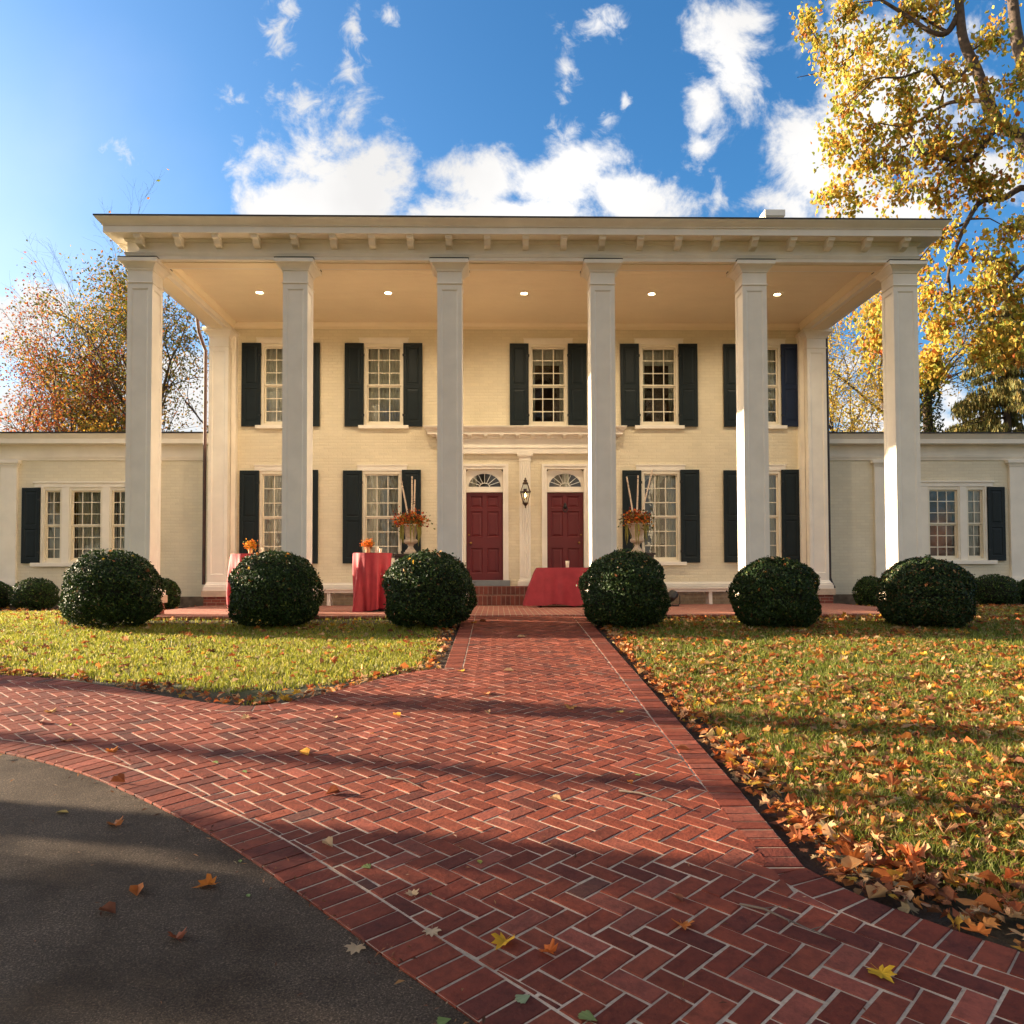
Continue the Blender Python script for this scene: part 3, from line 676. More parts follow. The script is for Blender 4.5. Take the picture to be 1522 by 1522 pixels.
for x in LOX:
    shutter(x-0.955, 1.005, 3.285, YW, hinge=1); shutter(x+0.487, 1.0, 3.30, YW, hinge=-1)

# doors, fanlights, entry surround
def door(cx, knob_side, knocker):
    z0, z1, w = 0.585, 2.753, 0.90; x0 = cx-w/2; Y = YW+0.10
    d = MB(); pw = (w-0.10*2-0.11)/2
    cols_ = [(0.10, 0.10+pw), (0.10+pw+0.11, w-0.10)]; rows_ = [(0.17, 0.79), (1.06, 1.70), (1.79, 2.08)]
    d.paneled((x0,Y,z0), (1,0,0), (0,0,1), w, z1-z0, [(a,b,c,e) for a, b in cols_ for c, e in rows_], 0.02, 0.02, 0.013, 0.04)
    d.box(x0, x0+w, Y+0.022, Y+0.05, z0, z1)
    o = obj('door', d, 'door', house)
    kx = cx+knob_side*0.37
    k = MB(); k.lathe([(0.012,0),(0.012,0.03),(0.03,0.045),(0.033,0.06),(0.02,0.075),(0.001,0.08)], (0,0,0), 12)
    k.v = [(kx-0.0-knob_side*0.03+vx, Y-vz, 1.50+vy) for vx, vy, vz in k.v]; obj('knob', k, 'brass', o)
    k = MB(); k.lathe([(0.025,0),(0.025,0.015),(0.015,0.02),(0.001,0.022)], (0,0,0), 12)
    k.v = [(kx+knob_side*0.02+vx, Y-vz, 1.70+vy) for vx, vy, vz in k.v]; obj('lock', k, 'brass', o)
    if knocker:
        q = MB(); q.ball((cx, Y-0.03, 2.40), 0.045, 8, 1.3)
        q.tube([(cx+0.055*math.sin(a), Y-0.045, 2.335-0.065*math.cos(a)) for a in [i*math.pi/8 for i in range(17)]], 0.011, 6); q.ball((cx, Y-0.035, 2.46), 0.03)
        obj('knocker', q, 'iron', o)
    # fanlight
    f = MB(); Yf = YW+0.07; zc, rx, rz = 2.893, 0.40, 0.328; a0, a1, b0, b1 = cx-0.455, cx+0.455, 2.78, 3.318
    n = 24; arc = [(cx-rx*math.cos(math.pi*k/n), zc+rz*math.sin(math.pi*k/n)) for k in range(n+1)]
    def outp(x, z):
        dx, dz = (x-cx)/0.455, (z-zc)/(b1-zc); s2 = max(abs(dx), abs(dz)) or 1; return (cx+dx/s2*0.455, zc+dz/s2*(b1-zc))
    for k in range(n):
        A, B = arc[k], arc[k+1]; C, D = outp(*B), outp(*A)
        f.face([(D[0],Yf,D[1]),(A[0],Yf,A[1]),(B[0],Yf,B[1]),(C[0],Yf,C[1])]); f.face([(A[0],Yf,A[1]),(A[0],Yf+0.05,A[1]),(B[0],Yf+0.05,B[1]),(B[0],Yf,B[1])])
    f.face([(a0,Yf,b0),(a1,Yf,b0),(a1,Yf,zc),(a0,Yf,zc)])
    f.box(a0, a1, Yf-0.03, YW+0.14, 2.756, 2.80)
    fl = obj('fanlight', f, 'trim', house)
    r = MB()
    for k in range(1, 8):
        an = math.pi*k/8; r.tube([(cx-0.11*math.cos(an), Yf+0.03, zc+0.085*math.sin(an)), (cx-rx*math.cos(an), Yf+0.03, zc+rz*math.sin(an))], 0.0085, 5)
    r.tube([(cx-0.125*math.cos(math.pi*k/12), Yf+0.03, zc+0.095*math.sin(math.pi*k/12)) for k in range(13)], 0.011, 5)
    obj('glazing_bar', r, 'trim', fl)
    p = MB(); p.box(cx-rx, cx+rx, Yf+0.036, Yf+0.04, zc, zc+rz); obj('pane', p, 'glass', fl)
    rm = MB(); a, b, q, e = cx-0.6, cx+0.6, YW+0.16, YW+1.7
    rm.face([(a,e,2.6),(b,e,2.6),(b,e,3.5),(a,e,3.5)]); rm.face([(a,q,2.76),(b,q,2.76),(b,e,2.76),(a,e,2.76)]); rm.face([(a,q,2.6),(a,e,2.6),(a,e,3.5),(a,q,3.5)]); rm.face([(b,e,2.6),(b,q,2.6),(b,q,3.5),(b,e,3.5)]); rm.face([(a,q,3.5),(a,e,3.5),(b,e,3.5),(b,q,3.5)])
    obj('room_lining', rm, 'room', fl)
    c = MB(); curtain(c, cx-0.34 if not knocker else cx-0.06, cx-0.2 if not knocker else cx+0.12, 2.78, 3.3, YW+0.3, 0.015, 2, 4); obj('curtain', c, 'drape', fl)
    t = MB()
    for (a, b, pr) in ((0.456, 0.52, 0.035), (0.52, 0.585, 0.055)):
        t.box(cx-b, cx-a, YW-pr, YW+0.02, 0.43, 3.318+b-0.455); t.box(cx+a, cx+b, YW-pr, YW+0.02, 0.43, 3.318+b-0.455); t.box(cx-a, cx+a, YW-pr, YW+0.02, 3.318+a-0.455, 3.318+b-0.455)
    obj('door_casing', t, 'trim', house, bevel=0.004)
    t = MB(); t.box(cx-0.62, cx+0.62, YW-0.16, YW+0.15, 0.441, 0.583); obj('threshold', t, 'threshold', house, bevel=0.006)
door(DX[0], -1, False); door(DX[1], 1, True)
def entry_pilaster(cx):
    w = 0.275; p = MB(); x0, x1 = cx-w/2, cx+w/2
    p.box(x0, x1, YW-0.06, YW+0.02, 0.60, 3.56)
    for k in range(5):                                # reeded face
        xx = x0+0.045+k*(w-0.09)/4; p.tube([(xx, YW-0.06, 0.66), (xx, YW-0.06, 3.5)], 0.014, 6)
    o = obj('entry_pilaster', p, 'trim', house)
    c = MB(); c.box(x0-0.012, x1+0.012, YW-0.072, YW+0.021, 3.52, 3.56); c.box(x0-0.02, x1+0.02, YW-0.085, YW+0.022, 3.60, 3.64); c.box(x0-0.055, x1+0.055, YW-0.11, YW+0.023, 3.64, 3.693); c.box(x0-0.001, x1+0.001, YW-0.061, YW+0.02, 3.56, 3.60); obj('capital', c, 'trim', o, bevel=0.004)
    c = MB(); c.box(x0-0.05, x1+0.05, YW-0.11, YW+0.021, 0.44, 0.56); c.box(x0-0.025, x1+0.025, YW-0.085, YW+0.02, 0.56, 0.60); obj('base', c, 'trim', o, bevel=0.006)
for x in (-1.80, 0.128, 2.06): entry_pilaster(x)
mb = MB(); a, b = -2.02, 2.28
mb.box(a, b, YW-0.10, YW+0.02, 3.695, 3.83); mb.box(a-0.015, b+0.015, YW-0.115, YW+0.02, 3.83, 3.86); mb.box(a+0.01, b-0.01, YW-0.09, YW+0.019, 3.86, 4.06); mb.box(a-0.03, b+0.03, YW-0.13, YW+0.02, 4.06, 4.10)
mb.sweep3([(0.13,4.10),(0.15,4.145),(0.24,4.15),(0.24,4.215),(0.26,4.225),(0.28,4.26),(0.32,4.30),(0.335,4.335),(0.335,4.345),(0.0,4.36)], a, b, YW, YW+0.02)
ent = obj('entry_cornice', mb, 'trim', house)
for k in range(12):
    x = a+0.02+(b-a-0.04)*k/11
    q = MB(); q.prism([(YW-0.235,4.148),(YW-0.235,4.12),(YW-0.15,4.065),(YW-0.131,4.065),(YW-0.131,4.148)], 0, x-0.045, x+0.045); obj('bracket', q, 'trim', ent)
mb = MB(); mb.box(-2.42, 2.78, 4.02, YW+0.1, -0.05, 0.439); obj('step', mb, 'riser', house, bevel=0.01)
mb = MB(); mb.box(-2.42, 2.78, 3.66, 4.0195, -0.05, 0.225); obj('step', mb, 'riser', house, bevel=0.01)

# columns
CAPP = [(0,6.475),(0.018,6.485),(0.022,6.51),(0.05,6.55),(0.085,6.585),(0.10,6.60),(0.10,6.605),(0.13,6.61),(0.13,6.672),(0.12,6.688)]
def column(x0, y0, sx, sy, sides, seed, rear=False):
    c = MB(); z0, z1 = 0.54, 6.50; x1, y1 = x0+sx, y0+sy; mg = 0.075
    def side(O, U, w, on):
        c.paneled(O, U, (0,0,1), w, z1-z0, [(mg, w-mg, 0.20, 6.135-z0)] if on else [], 0.016, 0.026)
    side((x0,y0,z0), (1,0,0), sx, True); side((x1,y0,z0), (0,1,0), sy, sides); side((x1,y1,z0), (-1,0,0), sx, sides); side((x0,y1,z0), (0,-1,0), sy, sides)
    col = obj('column' if not rear else 'wall_pilaster', c, 'trim', house)
    k = MB(); k.loop4(CAPP, x0, x1, y0, y1); k.loop4([(-0.004,6.23),(0.014,6.236),(0.02,6.248),(0.014,6.26),(-0.004,6.266)], x0, x1, y0, y1, False); obj('capital', k, 'trim', col)
    if not rear:
        k = MB(); k.loop4([(0.135,6.689),(0.135,6.695),(0.0,6.712)], x0, x1, y0, y1); obj('flashing', k, 'lead', col)
    k = MB(); k.loop4([(0.078,0.359),(0.078,0.45),(0.07,0.456),(0.058,0.458),(0.058,0.49),(0.045,0.50),(0.03,0.515),(0.016,0.545),(0.0,0.56)], x0, x1, y0, y1); obj('base', k, 'trim', col)
    k = MB(); k.loop4([(0.098,0.208),(0.105,0.214),(0.105,0.352),(0.098,0.358)], x0, x1, y0, y1); obj('stone_block', k, 'stone', col)
    k = MB(); k.loop4([(0.062,-0.12),(0.062,0.2075)], x0, x1, y0, y1); obj('brick_pier', k, 'pier', col)
for i in range(6): column(-7.5+i*SPC, 0.0, CS, CS, True, i)
for x in (-7.5, 7.035):
    column(x, P_, CS, 0.36, True, 9, True)
    xx = x+CS if x < 0 else x-0.11
    mb = MB(); mb.box(xx, xx+0.11, P_+0.22, YW+0.02, 0.41, 6.66); obj('wall_pilaster_return', mb, 'trim', house)

# portico entablature
mb = MB()
mb.box(-7.5, 7.5, 0.0, CS, ZE, 6.962); mb.box(-7.5, -7.035, CS, P_+0.4, ZE, 6.962); mb.box(7.035, 7.5, CS, P_+0.4, ZE, 6.962)
bm_ = obj('portico_beam', mb, 'trim', house)
mb = MB()                                             # raised soffit boards and bed moulding inside
mb.box(-7.0, 7.0, 0.10, CS-0.10, ZE-0.018, ZE-0.001)
for x in (-7.5, 7.035): mb.box(x+0.10, x+CS-0.10, CS+0.1, P_-0.1, ZE-0.018, ZE-0.001)
pr = [(0.0,6.80),(0.02,6.80),(0.025,6.86),(0.05,6.90),(0.075,6.93),(0.075,6.948)]
Pg = [[(-7.035+o,CS+o,z),(7.035-o,CS+o,z),(7.035-o,YW-o-0.002,z),(-7.035+o,YW-o-0.002,z)] for o, z in pr]
mb.grid(Pg, True, False); obj('soffit_moulding', mb, 'ceiling', house)
mb = MB()
for k in range(28):                                   # beaded boards
    y = CS-0.03+k*(YW-CS+0.06)/28; mb.box(-7.05, 7.05, y+0.009, y+(YW-CS+0.06)/28, 6.95, 6.99)
mb.box(-7.05, 7.05, CS-0.02, YW+0.02, 6.956, 6.995)
obj('ceiling', mb, 'ceiling', house)
mb = MB()
mb.sweep3([(0.004,ZE-0.001),(0.02,ZE),(0.02,6.742),(0.032,6.748),(0.036,6.768),(0.05,6.80),(0.05,6.808),(0.006,6.812),(0.006,7.0),(0.03,7.01),(0.05,7.035),(0.05,7.066)], -7.5, 7.5, 0, 13.8)
mb.sweep3([(0.0,7.067),(0.315,7.067),(0.315,7.192),(0.335,7.196),(0.335,7.21),(0.35,7.225),(0.375,7.25),(0.41,7.29),(0.43,7.315),(0.43,7.325),(0.0,7.326)], -7.5, 7.5, 0, 13.8)
ent = obj('entablature', mb, 'trim', house)
def bracket(mt):
    q = MB(); pr = [(-0.265,7.066),(-0.265,7.005),(-0.235,6.995),(-0.215,6.99),(-0.19,6.965),(-0.165,6.925),(-0.13,6.905),(-0.07,6.90),(-0.05,6.89),(-0.006,6.89),(-0.006,7.066)]
    q.prism(pr, 0, -0.058, 0.058); q.box(-0.066, 0.066, -0.275, -0.01, 7.03, 7.0655); return q
b0 = obj('bracket', bracket('trim'), 'trim', ent)
for k in range(21):
    o = b0 if k == 0 else b0.copy()
    if k: COL.objects.link(o); o.parent = ent
    o.location = (-7.22+k*0.7205, 0, 0)
for sx in (-1, 1):
    for k in range(12):
        o = b0.copy(); COL.objects.link(o); o.parent = ent; o.location = (sx*7.5, 0.28+k*0.72, 0); o.rotation_euler = (0,0,R(-90*sx) if sx < 0 else R(90)); 
        if sx < 0: o.rotation_euler = (0,0,R(-90))
mb = MB(); mb.box(-7.94, 7.94, -0.44, 13.9, 7.327, 7.352); mb.box(-7.6, 7.6, 0.2, 13.6, 7.352, 7.38); obj('roof', mb, 'lead', house)
mb = MB(); mb.box(6.58, 7.06, 5.7, 6.3, 7.3, 10.25); mb.box(6.55, 7.09, 5.67, 6.33, 10.2, 10.36); obj('chimney', mb, 'trim', house)
# downspouts
mb = MB(); mb.tube([(-7.66,4.42,0.5),(-7.66,4.42,6.2),(-7.72,4.42,6.35),(-7.78,4.3,6.62),(-7.8,4.2,7.0)], 0.043, 10); ds = obj('downspout', mb, 'copper', house); ds['label'] = 'coppery red downspout'
mb = MB(); mb.tube([(7.60,4.44,0.62),(7.60,4.44,6.68)], 0.05, 10); mb.tube([(7.60,4.44,0.62),(7.62,4.42,0.52),(7.68,4.38,0.36)], 0.05, 10); ds = obj('downspout', mb, 'brownpipe', house); ds['label'] = 'dark brown downspout'

# wings
def wing(s):
    Y = 5.2; X = lambda x: s*x
    def bx(mb, xa, xb, *r): a, b = sorted((s*xa, s*xb)); mb.box(a, b, *r)
    wc = 10.90
    hl = [(wc-1.0*s-0.255, wc-1.0*s+0.255), (wc-0.44, wc+0.44), (wc+1.0-0.255, wc+1.0+0.255)]
    H = []
    for c, hw in ((wc-0.83, 0.235), (wc, 0.41), (wc+0.83, 0.235)):
        a, b = sorted((s*(c-hw), s*(c+hw))); H.append((a, b, 1.05, 2.94))
    mb = MB(); x0, x1 = sorted((s*7.05, s*17.0)); wall_holes(mb, x0, x1, 0.19, 3.64, Y, H)
    obj('wing_wall', mb, 'wingwall', house)
    mb = MB(); bx(mb, 16.8, 17.0, Y+0.02, 13, 0, 3.7); bx(mb, 7.2, 17.0, 12.8, 13, 0, 3.7); obj('wing_side_wall', mb, 'wingwall', house)
    mb = MB(); bx(mb, 7.06, 17.0, Y-0.03, Y+0.2, -0.15, 0.19); obj('wing_foundation', mb, 'fieldstone', house)
    mb = MB(); pr = [(0.0,3.62),(0.03,3.625),(0.035,3.66),(0.055,3.70),(0.06,3.755),(0.02,3.765),(0.015,3.99),(0.04,4.0),(0.06,4.012),(0.30,4.013),(0.30,4.135),(0.315,4.14),(0.33,4.17),(0.36,4.22),(0.375,4.24),(0.375,4.25),(0.0,4.252)]
    Pg = [[(s*7.72, Y-o, z), (s*17.2, Y-o, z)] for o, z in pr]; mb.grid(Pg, False, False)
    if s < 0: mb.face([(s*7.72, Y-o, z) for o, z in pr])
    else: mb.face([(s*7.72, Y-o, z) for o, z in pr][::-1])
    obj('wing_cornice', mb, 'trim', house)
    mb = MB(); bx(mb, 7.2, 17.3, Y-0.40, 13.1, 4.253, 4.285); bx(mb, 7.25, 17.0, Y+0.3, 12.9, 4.285, 4.32); obj('wing_roof', mb, 'lead', house)
    for c in (9.30, 12.80):
        mb = MB(); bx(mb, c-0.2, c+0.2, Y-0.07, Y+0.01, 0.62, 3.45); p = obj('wing_pilaster', mb, 'trim', house)
        mb = MB(); bx(mb, c-0.215, c+0.215, Y-0.085, Y+0.011, 3.45, 3.49); bx(mb, c-0.23, c+0.23, Y-0.10, Y+0.012, 3.49, 3.54); bx(mb, c-0.275, c+0.275, Y-0.135, Y+0.013, 3.54, 3.618); obj('capital', mb, 'trim', p, bevel=0.008)
        mb = MB(); bx(mb, c-0.24, c+0.24, Y-0.11, Y+0.012, 0.48, 0.57); bx(mb, c-0.22, c+0.22, Y-0.09, Y+0.011, 0.57, 0.62); obj('base', mb, 'trim', p, bevel=0.006)
        mb = MB(); bx(mb, c-0.25, c+0.25, Y-0.12, Y+0.012, 0.0, 0.479); obj('pedestal', mb, 'wingwall', p)
    # triple window under one head
    for k, (c, gw, cols) in enumerate(((wc-0.83, 0.34, 2), (wc, 0.69, 3), (wc+0.83, 0.34, 2))):
        st = 'none' if (s > 0 and k == 1) else 'full'
        window(s*c, 1.05, 2.94, gw, Y, cols, (3, 3), st, 20+k+(s > 0)*5, head=False, fw=0.065)
    mb = MB()
    for a, b in ((wc-1.12, wc-1.067), (wc-0.593, wc-0.413), (wc+0.413, wc+0.593), (wc+1.067, wc+1.12)): bx(mb, a, b, Y-0.025, Y+0.01, 1.05, 2.945)
    bx(mb, wc-1.28, wc+1.28, Y-0.03, Y+0.01, 2.945, 3.05); bx(mb, wc-1.31, wc+1.31, Y-0.055, Y+0.01, 3.05, 3.09)
    cas = obj('window_surround', mb, 'trim', house, bevel=0.004)
    mb = MB(); bx(mb, wc-1.33, wc+1.33, Y-0.09, Y+0.139, 0.95, 1.048); obj('sill', mb, 'trim', cas, bevel=0.006)
    a, b = sorted((s*(wc+1.13), s*(wc+1.57))); shutter(a, 1.035, 2.93, Y, w=b-a, hinge=-s)
wing(-1); wing(1)
# the lit table lamp in the right wing's room
lamp = thing('table_lamp', 'lit orange shaded lamp inside the right wing window', 'lamp', (10.70, 6.0, 1.02))
mb = MB(); mb.lathe([(0.17,0.42),(0.10,0.64)], (0,0,0), 20); obj('lamp_shade', mb, 'shade_on', lamp)
mb = MB(); mb.lathe([(0.08,0),(0.07,0.03),(0.03,0.06),(0.07,0.16),(0.06,0.28),(0.015,0.36),(0.012,0.45)], (0,0,0), 16); obj('lamp_base', mb, 'bronze', lamp)
mb = MB(); mb.box(-0.35, 0.5, -0.25, 0.3, -0.05, -0.001); tb = obj('side_table', mb, 'dark_wood', None, (10.70, 6.0, 1.02)); tag(tb, 'dark table holding the lit lamp behind the right wing window', 'table')
ll = bpy.data.lights.new('lamp_glow', 'POINT'); ll.energy = 0.8; ll.color = (1, 0.45, 0.15); ll.shadow_soft_size = 0.08
lo = bpy.data.objects.new('lamp_glow', ll); COL.objects.link(lo); lo.parent = lamp; lo.location = (0, -0.02, 0.75)

# ceiling lights
names = ['leftmost', 'second', 'middle', 'fourth', 'rightmost']
where = ['between the two leftmost columns', 'between the second and third columns from the left', 'above the two red doors', 'between the fourth and fifth columns from the left', 'between the two rightmost columns']
DOWN = 74
for k, x in enumerate((-5.777, -2.958, 0.048, 2.883, 5.696)):
    c = thing('ceiling_light', 'glowing recessed ceiling light '+where[k], 'ceiling light', (x, 2.48, 6.955), 'recessed lights in the portico ceiling')
    q = MB(); q.lathe([(0.105,0.012),(0.105,-0.012),(0.085,-0.018),(0.075,-0.006),(0.075,0.01)], (0,0,0), 24); obj('trim_ring', q, 'trim', c)
    q = MB(); q.lathe([(0.001,-0.012),(0.05,-0.010),(0.074,-0.003)], (0,0,0), 20); obj('bulb', q, 'lamp_on', c)
    d = bpy.data.lights.new('downlight', 'SPOT'); d.energy = DOWN; d.color = (1.0, 0.80, 0.54); d.spot_size = R(165); d.spot_blend = 0.9; d.shadow_soft_size = 0.07
    do = bpy.data.objects.new('downlight', d); COL.objects.link(do); do.parent = c; do.location = (0, 0, -0.03)

# wall lantern
lan = thing('wall_lantern', 'pointed bronze gas lantern with a small flame between the red doors', 'lantern', (0.128, YW-0.27, 2.33))
q = MB(); zb, zm, zt, rb, rm, rt = 0.13, 0.40, 0.60, 0.055, 0.115, 0.05
for sx, sy in ((1,1),(1,-1),(-1,-1),(-1,1)): q.tube([(sx*rb,sy*rb,zb),(sx*rm,sy*rm,zm),(sx*rt,sy*rt,zt)], 0.009, 5)
for z, r in ((zb,rb),(zm,rm),(zt,rt)):
    for (a, b) in (((1,1),(1,-1)),((1,-1),(-1,-1)),((-1,-1),(-1,1)),((-1,1),(1,1))): q.tube([(a[0]*r*1.06,a[1]*r*1.06,z),(b[0]*r*1.06,b[1]*r*1.06,z)], 0.011, 5)
q.lathe([(0.001,0.0),(0.02,0.03),(0.012,0.05),(0.04,0.08),(0.078,0.125),(0.07,0.135)], (0,0,0), 12)
q.lathe([(0.075,0.60),(0.06,0.63),(0.035,0.65),(0.05,0.67),(0.04,0.69),(0.015,0.71),(0.022,0.725),(0.001,0.755)], (0,0,0), 12)
q.tube([(0,0.06,0.40),(0,0.2,0.40)], 0.014, 6); q.tube([(0,0.06,0.14),(0,0.14,0.12),(0,0.2,0.2)], 0.012, 6); q.box(-0.04, 0.04, 0.19, 0.21, 0.12, 0.5)
obj('lantern_frame', q, 'bronze', lan)
q = MB(); Pg = [[(sx*r*0.98,sy*r*0.98,z) for sx, sy in ((1,1),(1,-1),(-1,-1),(-1,1))] for r, z in ((rb,zb),(rm,zm),(rt,zt))]; q.grid(Pg, True, False); obj('lantern_glass', q, 'glass', lan)
q = MB(); q.lathe([(0.03,0.14),(0.028,0.2),(0.012,0.21),(0.012,0.27)], (0,0,0), 10); obj('burner', q, 'candle', lan)
q = MB(); q.lathe([(0.004,0.27),(0.018,0.30),(0.014,0.33),(0.001,0.38)], (0,0,0), 10); obj('flame', q, 'flame', lan)

# ================================================================ LEAF AND FLOWER SHAPES
def rot_frames(rng, n, up_bias=0.0, dirs=None):
    nn = rng.normal(0, 1, (n,3)); nn[:,2] = np.abs(nn[:,2])*(1 if up_bias else np.sign(rng.normal(0,1,n)))+up_bias
    if dirs is not None: nn = nn + dirs
    nn /= np.linalg.norm(nn, axis=1)[:,None]
    t = rng.normal(0, 1, (n,3)); t -= nn*(np.sum(t*nn, 1)[:,None]); t /= np.linalg.norm(t, axis=1)[:,None]
    return nn, t, np.cross(nn, t)
OV = (np.array([(0,-0.5,0),(0.30,-0.12,0.10),(0.26,0.22,0.08),(0,0.55,-0.06),(-0.26,0.22,0.08),(-0.30,-0.12,0.10),(0,0.05,-0.03)]),
      [(0,1,6),(1,2,6),(2,3,6),(3,4,6),(4,5,6),(5,0,6)])
DI = (np.array([(0,-0.5,0),(0.28,0.0,0.09),(0,0.5,0),(-0.28,0.0,0.09)]), [(0,1,2),(0,2,3)])
def maple(curl=0.35):
    ang = [(-90,.16),(-62,.42),(-38,.62),(-20,.40),(0,.62),(18,.80),(30,.52),(48,.62),(58,.86),(70,.55),(80,.72),(90,1.0)]
    pts = [(r*math.cos(R(a)), r*math.sin(R(a))) for a, r in ang]; pts = pts+[(-x, y) for x, y in pts[-2:0:-1]]
    V = [(0,0.05,0)]+[(x*0.55, y*0.55, 0) for x, y in pts]; n = len(pts)
    V = np.array(V); r2 = (V[:,0]**2+V[:,1]**2); V[:,2] = curl*(np.abs(V[:,0])**1.3)*1.1 - curl*0.6*r2*np.sign(V[:,1])
    st = len(V); V = np.vstack([V, [(0.008,-0.09,0),(-0.008,-0.09,0),(0.006,-0.45,0.05),(-0.006,-0.45,0.05)]])
    return V, [(0,1+k,1+(k+1)%n) for k in range(n)]+[(st,st+1,st+3),(st,st+3,st+2)]
def leaf_cloud(name, C, size, cols, mat, shape, rng, parent=None, up_bias=0.0, dirs=None, frames=None, zscale=None, loc=None, curlvar=True):
    T, F = shape; n = len(C); k = len(T)
    nn, t, b = frames if frames is not None else rot_frames(rng, n, up_bias, dirs)
    zs = rng.uniform(-0.6, 2.2, n) if curlvar else np.ones(n)
    V = C[:,None,:] + size[:,None,None]*(T[None,:,0,None]*b[:,None,:]+T[None,:,1,None]*t[:,None,:]+(T[None,:,2]*zs[:,None])[:,:,None]*nn[:,None,:])
    Fi = (np.array(F)[None]+(np.arange(n)*k)[:,None,None]).reshape(-1)
    return np_obj(name, V.reshape(-1,3), Fi, mat, parent, np.repeat(cols, k, axis=0), totals=3, loc=loc)
def pick(rng, pal, n, var=0.2):
    c = np.array([p[:3] for p in pal]); w = np.array([p[3] for p in pal], float); w /= w.sum()
    o = c[rng.choice(len(c), n, p=w)]; return o*rng.uniform(1-var, 1+var, (n,1))*rng.uniform(0.93, 1.07, (n,3))

# ================================================================ THINGS ON THE TERRACE
def bench(x0, x1, label, leg_xs):
    b = thing('bench', label, 'bench', ((x0+x1)/2, 4.1, 0), 'white benches along the house wall'); hx = (x1-x0)/2; cx = (x0+x1)/2
    q = MB(); q.box(-hx, hx, -0.2, 0.2, 0.365, 0.40); obj('seat', q, 'bench', b, bevel=0.006)
    q = MB(); q.box(-hx+0.03, hx-0.03, -0.17, -0.14, 0.30, 0.3645); q.box(-hx+0.03, hx-0.03, 0.14, 0.17, 0.30, 0.3645); obj('apron', q, 'bench', b)
    for lx in leg_xs:
        q = MB(); q.prism([(-0.165,0),(-0.08,0),(-0.05,0.12),(0.05,0.12),(0.08,0),(0.165,0),(0.135,0.364),(-0.135,0.364)], 0, lx-cx-0.04, lx-cx+0.04); obj('leg', q, 'bench', b, bevel=0.004)
bench(-5.3, -2.75, 'low white bench by the wall behind the left tall red table', (-4.55, -3.25))
bench(2.8, 5.3, 'low white bench by the wall on the right of the doors', (3.15, 4.53))
def drape(name, ring_top, ring_bot, ztop, zbot_fn, folds, amp, mat, parent=None, loc=(0,0,0), n=160, rows=14, lean=None):
    P = []
    for r in range(rows+1):
        t = r/rows; row = []
        for k in range(n):
            a = k/n; x0, y0 = ring_top(a); x1, y1 = ring_bot(a); e = t**0.8
            zz = ztop+(zbot_fn(a)-ztop)*t
            x, y = x0+(x1-x0)*e, y0+(y1-y0)*e; rr = math.hypot(x, y)
            f = 1+amp*t**0.7/rr*sum(w*math.sin(2*math.pi*a*m+ph+tw*t) for m, w, ph, tw in folds)
            wr = 0.034*t**0.6*(float(fbm(np.array([a*26+3*t]), np.array([t*4.5-a*9]), 17)[0])-0.5)/rr; f += wr
            row.append((x*f, y*f, zz))
        P.append(row)
    q = MB(); q.grid(P[::-1], True); top = [ring_top(k/n) for k in range(n)]
    G = [[(x*s, y*s, ztop+0.0005+0.002*(1-s)) for x, y in top] for s in (1, 0.97, 0.5, 0.001)]; q.grid(G, True)
    return obj(name, q, mat, parent, loc)
def tall_table(x, y, label, cl_label, ph):
    H = 1.17; t = thing('cocktail_table', label, 'table', (x,y,0), 'tall round tables on the terrace')
    q = MB(); q.lathe([(0.37,H-0.03),(0.375,H-0.015),(0.37,H-0.004)], (0,0,0), 32); obj('tabletop', q, 'dark_wood', t)
    q = MB(); q.lathe([(0.035,0.03),(0.035,H-0.03)], (0,0,0), 12); obj('pole', q, 'iron', t)
    q = MB(); q.lathe([(0.27,0),(0.27,0.015),(0.05,0.035)], (0,0,0), 24); obj('base', q, 'iron', t)
    rt = lambda a: (0.395*math.cos(2*math.pi*a), 0.395*math.sin(2*math.pi*a)); rb = lambda a: ((0.375 if math.cos(2*math.pi*a) < 0 else 0.30)*math.cos(2*math.pi*a), 0.36*math.sin(2*math.pi*a))
    c = drape('tablecloth', rt, rb, H+0.004, lambda a: 0.03+0.03*math.sin(4*math.pi*a+ph), [(4,0.5,ph,1.6),(7,0.55,1.3+ph,0.9),(11,0.35,2.1,-0.8),(17,0.14,0.4,0.3)], 0.11, 'cloth', None, (x,y,0))
    tag(c, cl_label, 'tablecloth', 'red tablecloths on the terrace'); return H+0.006
H1 = tall_table(-5.72, 1.8, 'tall table under a red cloth half hidden behind the second bush from the left', 'red cloth peeking out above the second bush from the left', 0.8)
H2 = tall_table(-3.10, 1.32, 'tall round table under the long red cloth left of the urn', 'long red cloth draped to the floor over the tall table left of the urn', 2.6)
def vase(x, y, z, pal, label, seed, n=40, tall=0.13):
    rng = np.random.default_rng(seed); v = thing('flower_vase', label, 'vase', (x,y,z), 'small flower vases on the tall tables')
    q = MB(); q.lathe([(0.04,0),(0.045,0.02),(0.05,tall),(0.045,tall+0.004),(0.04,tall-0.03)], (0,0,0), 16); obj('vase_body', q, 'kraft', v)
    n = n*24; C = rng.normal(0, 1, (n,3))*[0.05,0.05,0.04]+[0,0,tall+0.05]
    leaf_cloud('flowers', C, rng.uniform(0.018,0.04,n), pick(rng, pal, n, 0.3), 'flower', OV, rng, v)
def cup(x, y, z, r, h, label):
    c = thing('candle_cup', label, 'candle cup', (x,y,z)); q = MB()
    q.lathe([(r*0.8,0),(r*0.85,h*0.3),(r,h),(r*0.9,h),(r*0.75,h*0.35)], (0,0,0), 16); obj('cup_body', q, 'candle', c); q = MB(); q.lathe([(r*0.7,h*0.36),(r*0.7,h*0.5)], (0,0,0), 12); obj('candle', q, 'bench', c)
